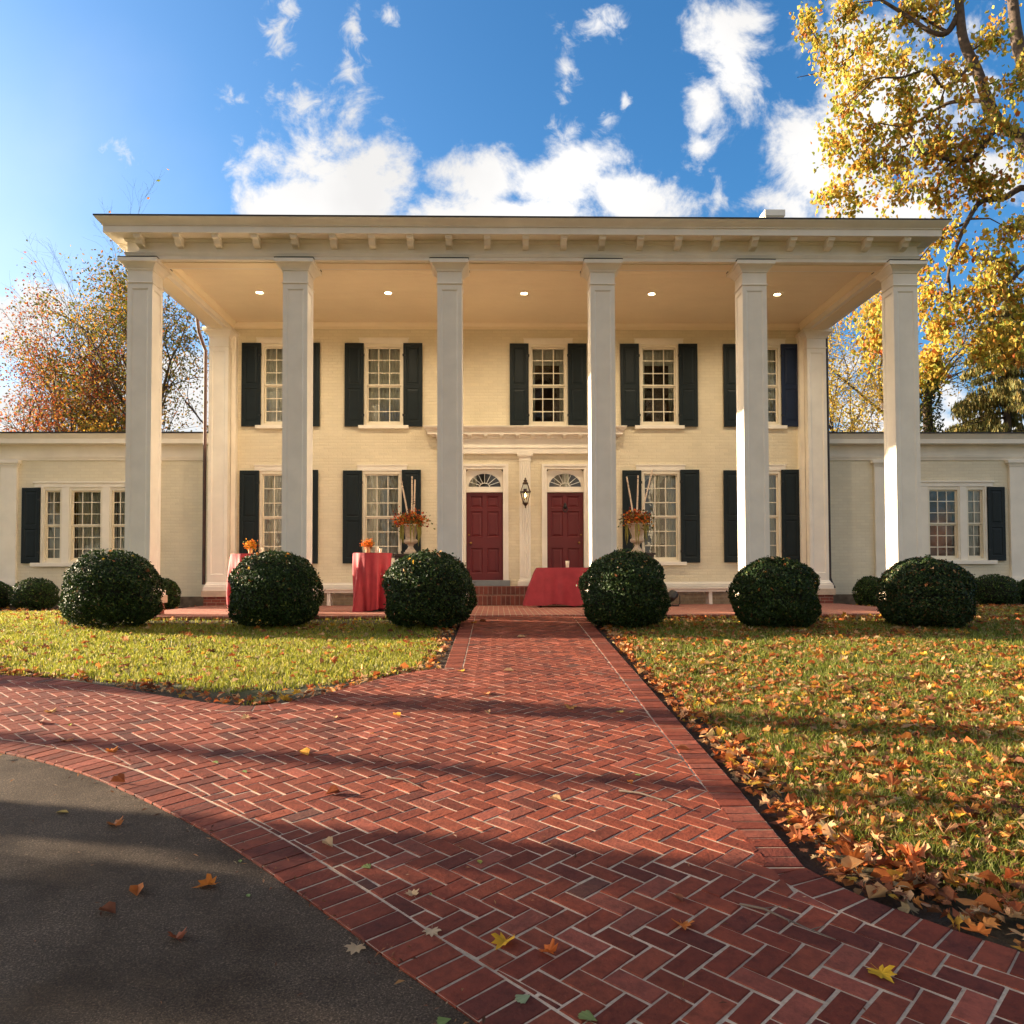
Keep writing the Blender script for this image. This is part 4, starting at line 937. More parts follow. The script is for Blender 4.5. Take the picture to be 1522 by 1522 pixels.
vase(-5.66, 1.6, H1, [(0.75,0.36,0.03,3),(0.7,0.2,0.03,2),(0.5,0.1,0.02,1),(0.15,0.2,0.04,1)], 'tan vase of yellow flowers on the red table behind the second bush', 3)
cup(-5.44, 1.62, H1, 0.045, 0.12, 'pale candle cup beside the yellow flower vase')
vase(-3.17, 1.15, H2, [(0.7,0.14,0.02,3),(0.65,0.25,0.03,2),(0.15,0.18,0.04,1)], 'tan vase of orange flowers on the tall red table left of the urn', 4, 34)
cup(-2.99, 1.16, H2, 0.04, 0.13, 'pale candle cup beside the orange flower vase'); cup(-2.93, 1.27, H2, 0.03, 0.09, 'small short candle cup behind the taller one on the tall red table')
# rectangular serving table by the right door
tb = thing('serving_table', 'low wide table under a red cloth in front of the right red door', 'table', (0.95, 3.0, 0))
q = MB(); q.box(-0.60, 0.60, -0.35, 0.35, 0.845, 0.872); obj('tabletop', q, 'dark_wood', tb)
for sx in (-0.55, 0.55):
    for sy in (-0.3, 0.3): q = MB(); q.box(sx-0.025, sx+0.025, sy-0.025, sy+0.025, 0, 0.8445); obj('leg', q, 'dark_wood', tb)
def rect_ring(hx, hy, rad=0.03):
    def f(a):
        per = 4*(hx+hy); s = (a*per+hx*0) % per
        for (x0,y0,x1,y1,l) in ((-hx,-hy,hx,-hy,2*hx),(hx,-hy,hx,hy,2*hy),(hx,hy,-hx,hy,2*hx),(-hx,hy,-hx,-hy,2*hy)):
            if s <= l: return (x0+(x1-x0)*s/l, y0+(y1-y0)*s/l)
            s -= l
        return (-hx, -hy)
    return f
rt = rect_ring(0.615, 0.365)
def rb(a):
    x, y = rt(a); cx_, cy_ = abs(x)/0.615, abs(y)/0.365; k = (min(cx_, cy_))**6
    sx = 0.30 if x < 0 else 0.15
    return (x+math.copysign(0.02+(sx-0.02)*k if cx_ >= 0.98 or k > .4 else 0.0, x), y+math.copysign(0.03+0.05*k, y))
c = drape('tablecloth', rt, rb, 0.876, lambda a: 0.04 if rt(a)[0] < -0.4 else 0.02+0.05*abs(math.sin(5*a*math.pi)), [(5,0.4,0.5,0.5),(9,0.5,1.1,0.6),(17,0.25,2.0,0.2)], 0.045, 'cloth', None, (0.95,3.0,0), 220)
tag(c, 'wide red cloth flaring at its left corner in front of the right door', 'tablecloth', 'red tablecloths on the terrace')
cup(1.02, 2.95, 0.88, 0.045, 0.15, 'white candle cup on the low red table in front of the right door')
rng = np.random.default_rng(77)
def urn_set(x, y, lab, zt, poles, wide, seed, order):
    side = lab
    p = thing('pedestal_table', 'dark wooden stand under the '+side+' flower urn', 'stand', (x,y,0), 'dark stands holding the urns')
    q = MB(); q.box(-0.38, 0.38, -0.3, 0.3, zt-0.05, zt); q.box(-0.34, 0.34, -0.26, 0.26, zt-0.14, zt-0.05); obj('tabletop', q, 'dark_wood', p, bevel=0.006)
    for sx in (-0.3, 0.3):
        for sy in (-0.22, 0.22): q = MB(); q.box(sx-0.03, sx+0.03, sy-0.03, sy+0.03, 0, zt-0.1405); obj('leg', q, 'dark_wood', p)
    u = thing('stone_urn', order[0], 'urn', (x,y,zt), 'stone urns flanking the doors'); w = wide
    q = MB(); q.box(-0.14, 0.14, -0.14, 0.14, 0, 0.04); q.lathe([(0.13,0.04),(0.125,0.07),(0.075,0.13),(0.055,0.18),(0.07,0.20),(0.075,0.22)], (0,0,0), 24); obj('foot', q, 'urn', u)
    q = MB(); q.lathe([(0.07,0.221),(0.13,0.24),(0.165,0.28),(0.165,0.32),(0.13,0.345),(0.12,0.36),(0.13,0.42),(0.15*w,0.52),(0.18*w,0.61),(0.215*w,0.67),(0.225*w,0.69),(0.2*w,0.69),(0.16*w,0.60)], (0,0,0), 28); obj('bowl', q, 'urn', u)
    a = thing('flower_arrangement', order[1], 'flower arrangement', (x,y,zt+0.66), 'autumn flower arrangements in the urns'); rg = np.random.default_rng(seed)
    n = 900; C = rg.normal(0, 1, (n,3))*[0.145,0.12,0.10]+[0,0,0.12]; C[:,2] = np.maximum(C[:,2], -0.02)
    leaf_cloud('blossoms', C, rg.uniform(0.03,0.08,n), pick(rg, [(0.62,0.13,0.02,4),(0.42,0.05,0.015,2.5),(0.72,0.32,0.03,2),(0.25,0.02,0.015,1.5),(0.1,0.09,0.03,2)], n, 0.3), 'flower', OV, rg, a)
    cc_ = pick(rg, [(0.62,0.13,0.02,3),(0.72,0.34,0.04,2),(0.40,0.03,0.02,2)], 13, 0.2)
    for k in range(13):
        c_ = rg.normal(0, 1, 3)*[0.13,0.11,0.05]+[0,-0.05,0.1]; q = MB(); q.ball(c_, rg.uniform(0.028,0.048), 6, 0.8); bl = obj('round_bloom', q, 'flower', a)
        ca = bl.data.color_attributes.new('Col', 'FLOAT_COLOR', 'POINT'); arr = np.ones((len(bl.data.vertices),4), np.float32); arr[:,:3] = cc_[k]; ca.data.foreach_set('color', arr.ravel())
    n = 1000; C = rg.normal(0, 1, (n,3))*[0.16,0.13,0.09]+[0,0,0.1]
    leaf_cloud('greenery', C, rg.uniform(0.03,0.08,n), pick(rg, [(0.10,0.12,0.03,3),(0.2,0.15,0.04,1),(0.3,0.1,0.03,1)], n, 0.3), 'flower', DI, rg, a, dirs=np.array([[0,0,0.2]]))
    q = MB()
    for k in range(26):
        an = rg.uniform(0, 6.28); r0 = 0.2*w; ln = rg.uniform(0.15, 0.55); x0, y0 = r0*math.cos(an), r0*math.sin(an)
        q.tube([(x0,y0,0.02),(x0*1.15,y0*1.15,-0.03),(x0*1.17+rg.normal(0,.01),y0*1.17,-ln*0.6),(x0*1.16+rg.normal(0,.015),y0*1.16,-ln)], [0.012,0.016,0.014,0.003], 5)
    obj('trailing_moss', q, 'moss', a)
    for (dx, top, lx) in poles:
        q = MB(); P0 = Vector((dx,0.0,0.05)); P1 = Vector((lx,0.02,top)); q.tube([P0, P0.lerp(P1,0.5)+Vector((0.005,0,0)), P1], [0.021,0.019,0.017], 8)
        po = obj('birch_pole', q, 'birch', a)
def birch():
    mt, t, b = new_mat('birch_bark'); c = t.nodes.new('ShaderNodeTexCoord'); mp = t.nodes.new('ShaderNodeMapping'); mp.inputs['Scale'].default_value = (8,8,26)
    link(t, c.outputs['Object'], mp.inputs[0]); n = t.nodes.new('ShaderNodeTexNoise'); n.inputs['Scale'].default_value = 1; n.inputs['Detail'].default_value = 3; link(t, mp.outputs[0], n.inputs['Vector'])
    link(t, ramp(t, n.outputs[0], [(0.32,(0.04,0.025,0.02)),(0.40,(0.62,0.48,0.36)),(0.7,(0.72,0.58,0.44))]), b.inputs['Base Color']); b.inputs['Roughness'].default_value = 0.8; return mt
M['birch'] = birch()
urn_set(-2.58, 3.62, 'left', 1.21, [(-0.03,1.14,-0.24),(0.02,1.16,0.03),(0.06,1.08,0.10)], 1.0, 11, ('tapered stone urn on the dark stand to the left of the doors', 'orange and yellow autumn flowers with birch poles in the urn left of the doors'))
urn_set(2.72, 3.62, 'right', 1.22, [(-0.06,1.14,-0.23),(-0.01,1.17,0.04),(0.05,1.30,0.38)], 1.12, 12, ('wider stone urn hung with moss on the dark stand to the right of the doors', 'rust red autumn flowers with splayed birch poles in the urn right of the doors'))
fl = thing('floodlight', 'black floodlight on its bracket standing on the terrace beside the bench', 'floodlight', (3.40, 3.0, 0))
q = MB(); q.lathe([(0.05,-0.12),(0.08,-0.10),(0.11,0.06),(0.12,0.08),(0.105,0.08),(0.08,0.04)], (0,0,0), 20); ob = obj('lamp_head', q, 'iron', fl, (0,0,0.22)); ob.rotation_euler = (R(60),0,R(150))
q = MB(); q.tube([(-0.17,0,0.24),(-0.17,0,0.06),(-0.12,0,0.012),(0.12,0,0.012),(0.17,0,0.06),(0.17,0,0.24)], 0.012, 6); q.tube([(-0.12,-0.12,0.012),(0.12,0.12,0.012)], 0.012, 6); q.tube([(-0.12,0.12,0.012),(0.12,-0.12,0.012)], 0.012, 6); obj('stand', q, 'iron', fl)

# ================================================================ BUSHES
def bush(name, x, y, rx, rz, label, seed, group, n=15000, leaf=0.031, tint=1.0, brown=1.0, cat='bush'):
    rg = np.random.default_rng(seed); z0 = gz(y)-0.05
    b = thing(name, label, cat, (x,y,z0), group)
    zc = rz*0.5
    d = rg.normal(0, 1, (n,3)); d /= np.linalg.norm(d, axis=1)[:,None]; d = d[d[:,2] > -0.93]
    th = np.arctan2(d[:,1], d[:,0]); lump = 1+0.05*np.sin(3*th+seed)*np.cos(2.3*d[:,2]*2+seed)+0.03*np.sin(5*th+seed*2+3*d[:,2]*3)+0.10*(fbm(th*2.2+seed, d[:,2]*3.1+seed, seed)-0.5)
    dep = 1-np.abs(rg.normal(0, 0.05, len(d)))+0.035*(vnoise(th*6, d[:,2]*9, seed)-0.5); spr = rg.random(len(d)) < 0.05; dep[spr] += rg.uniform(0.01,0.10,spr.sum())*(vnoise(th[spr]*5, d[spr,2]*7, seed+5))
    fl_ = np.where(d[:,2] < 0, np.sign(d[:,2])*np.abs(d[:,2])**0.75, d[:,2])
    hxy = np.where(d[:,2] < 0, np.maximum(1-np.abs(fl_)**4.0, 0.0)**0.4, np.maximum(1-np.abs(fl_)**2.2, 0.0)**0.5)/np.maximum(np.hypot(d[:,0], d[:,1]), 1e-6)
    C = np.stack([d[:,0]*hxy*rx*lump*dep, d[:,1]*hxy*rx*lump*dep, zc+fl_*zc*lump*dep*1.0], 1); C[:,2] = np.maximum(C[:,2], 0.02)
    n_ = len(C); cols = pick(rg, [(0.025*tint,0.052*tint,0.013,4),(0.038*tint,0.072*tint,0.016,3),(0.014*tint,0.032*tint,0.010,3),(0.12*tint,0.15*tint,0.035,0.6),(0.14,0.08,0.03,0.15*brown)], n_, 0.3)
    leaf_cloud('foliage', C, rg.uniform(0.7,1.3,n_)*leaf*1.5, cols, 'box', DI, rg, b, dirs=d*1.5)
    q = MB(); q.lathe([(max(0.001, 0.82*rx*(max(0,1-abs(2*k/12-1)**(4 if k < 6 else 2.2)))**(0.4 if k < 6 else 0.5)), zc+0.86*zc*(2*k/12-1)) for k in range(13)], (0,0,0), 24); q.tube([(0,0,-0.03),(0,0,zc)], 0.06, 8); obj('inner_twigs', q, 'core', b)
    return b
bp = [(-7.02,-1.42,0.755,1.27,'round clipped bush at the far left, sunlit on its left side'),(-4.28,-1.50,0.745,1.27,'round clipped bush second from the left, sunlit across its upper left'),
      (-1.70,-1.62,0.74,1.27,'round clipped bush just left of the brick walk, lit across its top'),(1.55,-1.72,0.71,1.26,'round clipped bush just right of the brick walk in front of the right urn'),
      (4.02,-1.85,0.695,1.17,'dark round clipped bush second from the right'),(6.50,-1.92,0.725,1.15,'dark round clipped bush at the far right, browner on its upper left')]
for k, (x, y, rx, rz, lb) in enumerate(bp): bush('boxwood_bush', x, y, rx, rz, lb, 40+k, 'clipped boxwood bushes in front of the columns', 21000, tint=1.0 if k < 5 else 0.9, brown=1.0 if k < 5 else 6.0)
sp = [(-12.65,4.1,0.55,0.72,'small low shrub at the left edge of the picture by the wing'),(-11.45,4.0,0.50,0.74,'small low shrub under the left wing window'),(-8.3,3.7,0.34,0.72,'small shrub in the gap between the first column and the left wing'),
      (8.35,3.9,0.36,0.72,'small shrub in the gap before the rightmost column'),(11.35,3.9,0.56,0.76,'small low shrub under the right wing window'),(12.5,4.1,0.45,0.68,'small low shrub at the right edge of the picture by the wing')]
for k, (x, y, rx, rz, lb) in enumerate(sp): bush('foundation_shrub', x, y, rx, rz, lb, 60+k, 'small shrubs along the wings', 5000, 0.03, 1.15)

# ================================================================ LAWN
LAWN_L = [(-16,-5.9)] + [p for p in LC if p[0] > -11] + LJ[1:] + [(-1.18,-0.5),(-7.7,-0.5),(-7.7,3.3),(-16,3.3)]
LAWN_R = [(1.03,-0.5),(1.02,-3),(1.01,-5.6),(0.99,-9.55),(0.965,-10.86)] + RC[1:] + [(16,-13.7),(16,3.3),(7.8,3.3),(7.8,-0.5)]
EDGE_R = RE+RC; EDGE_L = LC+LJ+LE
def in_view(x, y, extra=2.8):
    dep = y-CAM[1]; return (dep > 0.6) & (np.abs(x-CAM[0]) < 0.665*dep+extra)
def lawn_points(rng, poly, edge, dens_fn, strip, dmax, dmin):
    xs = [p[0] for p in poly]; ys = [p[1] for p in poly]; x0, x1, y0, y1 = max(min(xs),-14), min(max(xs),14), min(ys), max(ys)
    n = int((x1-x0)*(y1-y0)*dmax); x = rng.uniform(x0, x1, n); y = rng.uniform(y0, y1, n)
    k = in_view(x, y); x, y = x[k], y[k]; k = rng.random(len(x)) < dens_fn(x, y)/dmax; x, y = x[k], y[k]
    k = inside(x, y, poly); x, y = x[k], y[k]; d = dist_poly(x, y, edge); return x, y, d
def grass():
    rng = np.random.default_rng(8)
    def dens(x, y):
        dep = np.hypot(x-CAM[0], y-CAM[1]); return np.clip(80000/dep**1.55, 1400, 6500)
    allV, allF, allT, allC, off = [], [], [], [], 0
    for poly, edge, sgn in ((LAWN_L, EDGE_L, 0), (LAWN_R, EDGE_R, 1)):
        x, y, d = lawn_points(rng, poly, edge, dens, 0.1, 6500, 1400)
        pat = fbm(x*1.7, y*1.7, 3+sgn); fine = vnoise(x*7, y*7, 9)
        strip = 0.10+(0.25+0.35*(y < -8.5))*fbm(x*1.3+5, y*1.3, 21) if sgn else 0.06+(0.22+0.62*np.clip(1-np.hypot(x+3.2, y+7.0)/2.6, 0, 1))*fbm(x*1.4, y*1.4, 25)*1.3
        keep = (d > strip) & (rng.random(len(x)) < np.clip(0.25+1.5*pat+0.4*(fine-0.5), 0.1, 1.0)*np.clip((d-strip)/0.25+0.25, 0, 1))
        bed = (y > -1.25+0.25*(fbm(x, y, 31)-0.5)) & (np.abs(x) < 8.2); keep &= ~(bed & (rng.random(len(x)) < 0.85))
        bed2 = (y > 2.3); keep &= ~bed2
        x, y, pat = x[keep], y[keep], pat[keep]; n = len(x); dep = np.hypot(x-CAM[0], y-CAM[1])
        h = rng.uniform(0.028, 0.072, n)*(0.75+0.6*pat)*(1.25 if sgn else 1.0); w = rng.uniform(0.0016, 0.0028, n)*(1+np.clip(dep-4, 0, 9)*0.22)
        an = rng.uniform(0, 2*np.pi, n); ln = rng.uniform(0.1, 0.9, n)*h; la = rng.uniform(0, 2*np.pi, n)
        bx, by = np.cos(an)*w, np.sin(an)*w; lx, ly = np.cos(la)*ln, np.sin(la)*ln; z = gza(y)-0.052
        V = np.empty((n,5,3)); V[:,0] = np.stack([x-bx,y-by,z],1); V[:,1] = np.stack([x+bx,y+by,z],1)
        V[:,2] = np.stack([x+bx*.8+lx*.35,y+by*.8+ly*.35,z+h*.6],1); V[:,3] = np.stack([x-bx*.8+lx*.35,y-by*.8+ly*.35,z+h*.6],1); V[:,4] = np.stack([x+lx,y+ly,z+h],1)
        base = off+np.arange(n)[:,None]*5
        F = np.concatenate([base+np.array([0,1,2,3]), base+np.array([3,2,4])], 1).ravel(); T = np.tile([4,3], n)
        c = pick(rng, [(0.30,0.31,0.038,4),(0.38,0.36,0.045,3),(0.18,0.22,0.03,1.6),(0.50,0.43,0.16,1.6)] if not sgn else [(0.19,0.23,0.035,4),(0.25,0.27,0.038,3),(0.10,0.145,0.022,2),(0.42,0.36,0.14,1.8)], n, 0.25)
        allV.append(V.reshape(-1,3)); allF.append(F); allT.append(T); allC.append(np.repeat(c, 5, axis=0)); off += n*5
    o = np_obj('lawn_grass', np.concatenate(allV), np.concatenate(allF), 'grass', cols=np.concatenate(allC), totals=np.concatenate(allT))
    tag(o, 'short green lawn grass on both sides of the brick walk', 'grass', kind='stuff')
grass()
PAL_LIT = [(0.48,0.19,0.05,3),(0.42,0.11,0.03,2.6),(0.56,0.32,0.15,2.6),(0.28,0.09,0.035,2.4),(0.56,0.31,0.04,1.5),(0.13,0.05,0.025,2.2),(0.46,0.32,0.17,1.3)]
def litter():
    rng = np.random.default_rng(12); Cs, Sz, Cl = [], [], []
    def scatter(poly, edge, fn, dmax, side):
        x, y, d = lawn_points(rng, poly, edge, lambda a, b: fn(a, b), 0, dmax, 0)
        return x, y, d
    def densR(x, y):
        f = fbm(x*0.9, y*0.9, 51); f2 = fbm(x*2.6, y*2.6, 52)
        return np.clip(26+270*np.clip(f*1.7-0.42,0,1)*np.clip(2.2*f2-0.2,0.1,1.6)+170*np.clip((-y-5.0)/3.0,0,1), 24, 620)
    def densL(x, y):
        f = fbm(x*1.6, y*1.6, 61); return np.clip(10+60*np.clip(f*1.9-0.75,0,1), 4, 90)
    for poly, edge, fn, dm, sd in ((LAWN_R, EDGE_R, densR, 620, 1), (LAWN_L, EDGE_L, densL, 90, 0)):
        x, y, d = scatter(poly, edge, fn, dm, sd); k = (d > 0.05) & (y < 3.9); x, y = x[k], y[k]
        Cs.append(np.stack([x, y, gza(y)-0.045+rng.uniform(0.018, 0.056, len(x))], 1))
    # drifts along the paving edges
    def drift(line, off, wid, n):
        Ln = np.array(line); seg = np.linalg.norm(np.diff(Ln, axis=0), axis=1); s = np.concatenate([[0], np.cumsum(seg)]); t = rng.uniform(0, s[-1], n)
        T = np.gradient(Ln, axis=0); T /= np.linalg.norm(T, axis=1)[:,None]+1e-9; Nn = np.stack([-T[:,1], T[:,0]], 1)
        o = off+np.abs(rng.normal(0, wid, n)); x = np.interp(t, s, Ln[:,0])+np.interp(t, s, Nn[:,0])*o; y = np.interp(t, s, Ln[:,1])+np.interp(t, s, Nn[:,1])*o
        k = in_view(x, y) & ~inside(x, y, PAVE); x, y = x[k], y[k]
        Cs.append(np.stack([x, y, gza(y)-0.045+rng.uniform(0.01, 0.045, len(x))], 1))
    drift(LC, 0.12, 0.2, 420); drift(LJ+LE[1:], 0.06, 0.2, 400); drift(RE, 0.08, 0.28, 620); drift(RC, 0.12, 0.5, 230)
    # under and between the bushes, and along the beds
    x = rng.uniform(-8, 8, 900); y = rng.uniform(-1.5, -0.5, 900); k = (np.abs(x) > 1.25) & (rng.random(900) < np.where(x > 0, 0.95, 0.3)); x, y = x[k], y[k]
    Cs.append(np.stack([x, y, gza(y)-0.04+rng.uniform(0.005,0.03,len(x))], 1))
    x = rng.uniform(-14, 14, 700); y = rng.uniform(2.6, 4.9, 700); k = np.abs(x) > 7.8; x, y = x[k], y[k]; Cs.append(np.stack([x, y, gza(y)-0.04+rng.uniform(0.005,0.03,len(x))], 1))
    C = np.concatenate(Cs); n = len(C); sz = np.clip(rng.lognormal(-2.56, 0.33, n), 0.04, 0.15)
    nn, t, b = rot_frames(rng, n, 3.2)
    T1, F1 = maple(1.5); T2_, F2_ = OV; nv = len(T1); form = rng.random(n) < 0.5
    T2_ = np.vstack([T2_*np.array([0.95,0.9,2.6]), np.repeat(T2_[3:4]*np.array([0.95,0.9,2.6]), nv-len(T2_), axis=0)])
    zs = rng.uniform(-0.6, 1.25, n); tw = rng.normal(0, 0.5, n)
    TT = np.where(form[:,None,None], T1[None], T2_[None]).copy(); TT[:,:,2] = TT[:,:,2]*zs[:,None]+tw[:,None]*TT[:,:,0]*TT[:,:,1]*1.6
    V = C[:,None,:]+sz[:,None,None]*(TT[:,:,0,None]*b[:,None,:]+TT[:,:,1,None]*t[:,None,:]+TT[:,:,2,None]*nn[:,None,:])
    V[:,:,2] = np.maximum(V[:,:,2], gza(V[:,:,1])-0.046)
    Fs = [(np.array(F1)[None]+(np.nonzero(form)[0]*nv)[:,None,None]).reshape(-1), (np.array(F2_)[None]+(np.nonzero(~form)[0]*nv)[:,None,None]).reshape(-1)]
    o = np_obj('leaf_litter', V.reshape(-1,3), np.concatenate(Fs), 'litter', None, np.repeat(pick(rng, PAL_LIT, n, 0.25), nv, axis=0), totals=3)
    tag(o, 'dry orange and brown leaves scattered over both lawns', 'fallen leaves', kind='stuff')
    # stray leaves caught on the clipped bushes
    Cb = []
    for k, (x, y, rx, rz, lb) in enumerate(bp):
        m_ = 26; an = rng.uniform(0, 6.28, m_); el = np.abs(rng.normal(0.75, 0.35, m_)); el = np.clip(el, 0.1, 1.4)
        Cb.append(np.stack([x+rx*1.0*np.cos(an)*np.cos(el), y+rx*1.0*np.sin(an)*np.cos(el), gz(y)-0.05+rz*0.5*(1+1.0*np.sin(el))+0.012], 1))
    Cb = np.concatenate(Cb); o = leaf_cloud('caught_leaves', Cb, rng.uniform(0.05,0.10,len(Cb)), pick(rng, [(0.5,0.2,0.06,3),(0.55,0.34,0.17,2),(0.3,0.1,0.04,2),(0.7,0.4,0.05,0.6)], len(Cb), 0.2), 'litter', maple(0.5), rng, up_bias=0.6)
    tag(o, 'stray autumn leaves caught on the clipped bushes', 'fallen leaves', kind='stuff')
    # crumbs of leaf and seed on the paving
    n = 1100; x = rng.uniform(-6.5, 2.6, n); y = rng.uniform(-12.6, -1, n); A_ = np.array(AS); ii = rng.integers(0, len(A_), 420); x = np.concatenate([x, A_[ii,0]+rng.normal(-0.03, 0.05, 420)]); y = np.concatenate([y, A_[ii,1]+rng.normal(-0.03, 0.05, 420)]); n = len(x); k = in_view(x, y, 0.6) & ((inside(x, y, PAVE)) | (rng.random(n) < 0.5)) & ~inside(x, y, LAWN_L) & ~inside(x, y, LAWN_R); x, y = x[k], y[k]; n = len(x)
    nn, t, b = rot_frames(rng, n, 2.5)
    sz = rng.uniform(0.012, 0.04, n)*np.where(rng.random(n) < 0.1, 1.5, 1)
    T2 = (DI[0]*np.array([0.55,1,1]), DI[1])
    o = leaf_cloud('leaf_crumbs', np.stack([x, y, gza(y)+0.004+0.1*sz], 1), sz, pick(rng, [(0.22,0.09,0.04,3),(0.4,0.2,0.09,2),(0.1,0.045,0.025,3),(0.5,0.33,0.2,1)], n, 0.3), 'litter', T2, rng, frames=(nn, t, b))
    tag(o, 'tiny crumbs of broken leaf scattered on the paving', 'leaf debris', kind='stuff')
litter()

# ---- single leaves one can count on the brick and the drive
OR, YE, BRN, TAN, GRN, RST = (0.62,0.20,0.03), (0.72,0.40,0.03), (0.20,0.07,0.035), (0.60,0.42,0.24), (0.22,0.30,0.09), (0.38,0.08,0.03)
def single_leaf(px, py, size, col, shape, label, curl=1.0, tip=0.0, yaw=0.0, lift=0.0, group='fallen leaves on the paving'):
    p = at_g(px, py); rg = random.Random(px*7+py)
    if shape == 'maple': T, F = maple(curl)
    elif shape == 'fan':
        T = np.array([(0,-0.5,0)]+[(0.55*math.sin(R(a)), -0.5+0.95*math.cos(R(a)*0.8)+0.05*math.sin(a), 0.18*abs(math.sin(R(a)))) for a in range(-50,51,10)]); F = [(0,k+2,k+1) for k in range(1,10)]+[(0,2,1)]
    else:
        T, F = OV; T = T.copy(); T[:,2] *= 2.6*curl
    q = MB(); sc = size*1.12
    q.v = [tuple(v*sc) for v in T]; q.f = [tuple(f) for f in F]; q.mi = [0]*len(F); q.sm = [True]*len(F)
    M3 = Matrix.Rotation(yaw or rg.uniform(0, 6.28), 3, 'Z') @ Matrix.Rotation(tip*0.7, 3, 'X') @ Matrix.Rotation(rg.uniform(-0.15,0.15), 3, 'Y')
    vv = np.array([tuple(M3 @ Vector((v[0], v[1], v[2]*0.75))) for v in q.v]); nb = len(vv)-(4 if shape == 'maple' else 0)
    vv[:,2] -= np.percentile(vv[:nb,2], 22); vv[nb:,2] *= 0.2; vv[:,2] = np.maximum(vv[:,2], 0.0015+0.0006*np.arange(len(vv))/len(vv)); q.v = [tuple(v) for v in vv]
    on_drive = bool(inside(np.array([p[0]]), np.array([p[1]]), [(1.3,-16.5),(-16,-16.5),(-16,-11),(-11,-8.9)] + AS[::-1])[0])
    me = bpy.data.meshes.new('fallen_leaf'); me.from_pydata(q.v, [], q.f); me.materials.append(M['litter'])
    a = me.color_attributes.new('Col', 'FLOAT_COLOR', 'POINT')
    for k in range(len(q.v)):
        j = rg.uniform(0.8, 1.15); a.data[k].color = (col[0]*j, col[1]*j, col[2]*j, 1)
    me.update(); o = bpy.data.objects.new('fallen_leaf', me); COL.objects.link(o)
    o.location = (p[0], p[1], gz(p[1])+(-0.011 if on_drive else 0.002)+lift); o.rotation_euler = (math.atan(0.066), 0, 0)
    return tag(o, label, 'leaf', group)
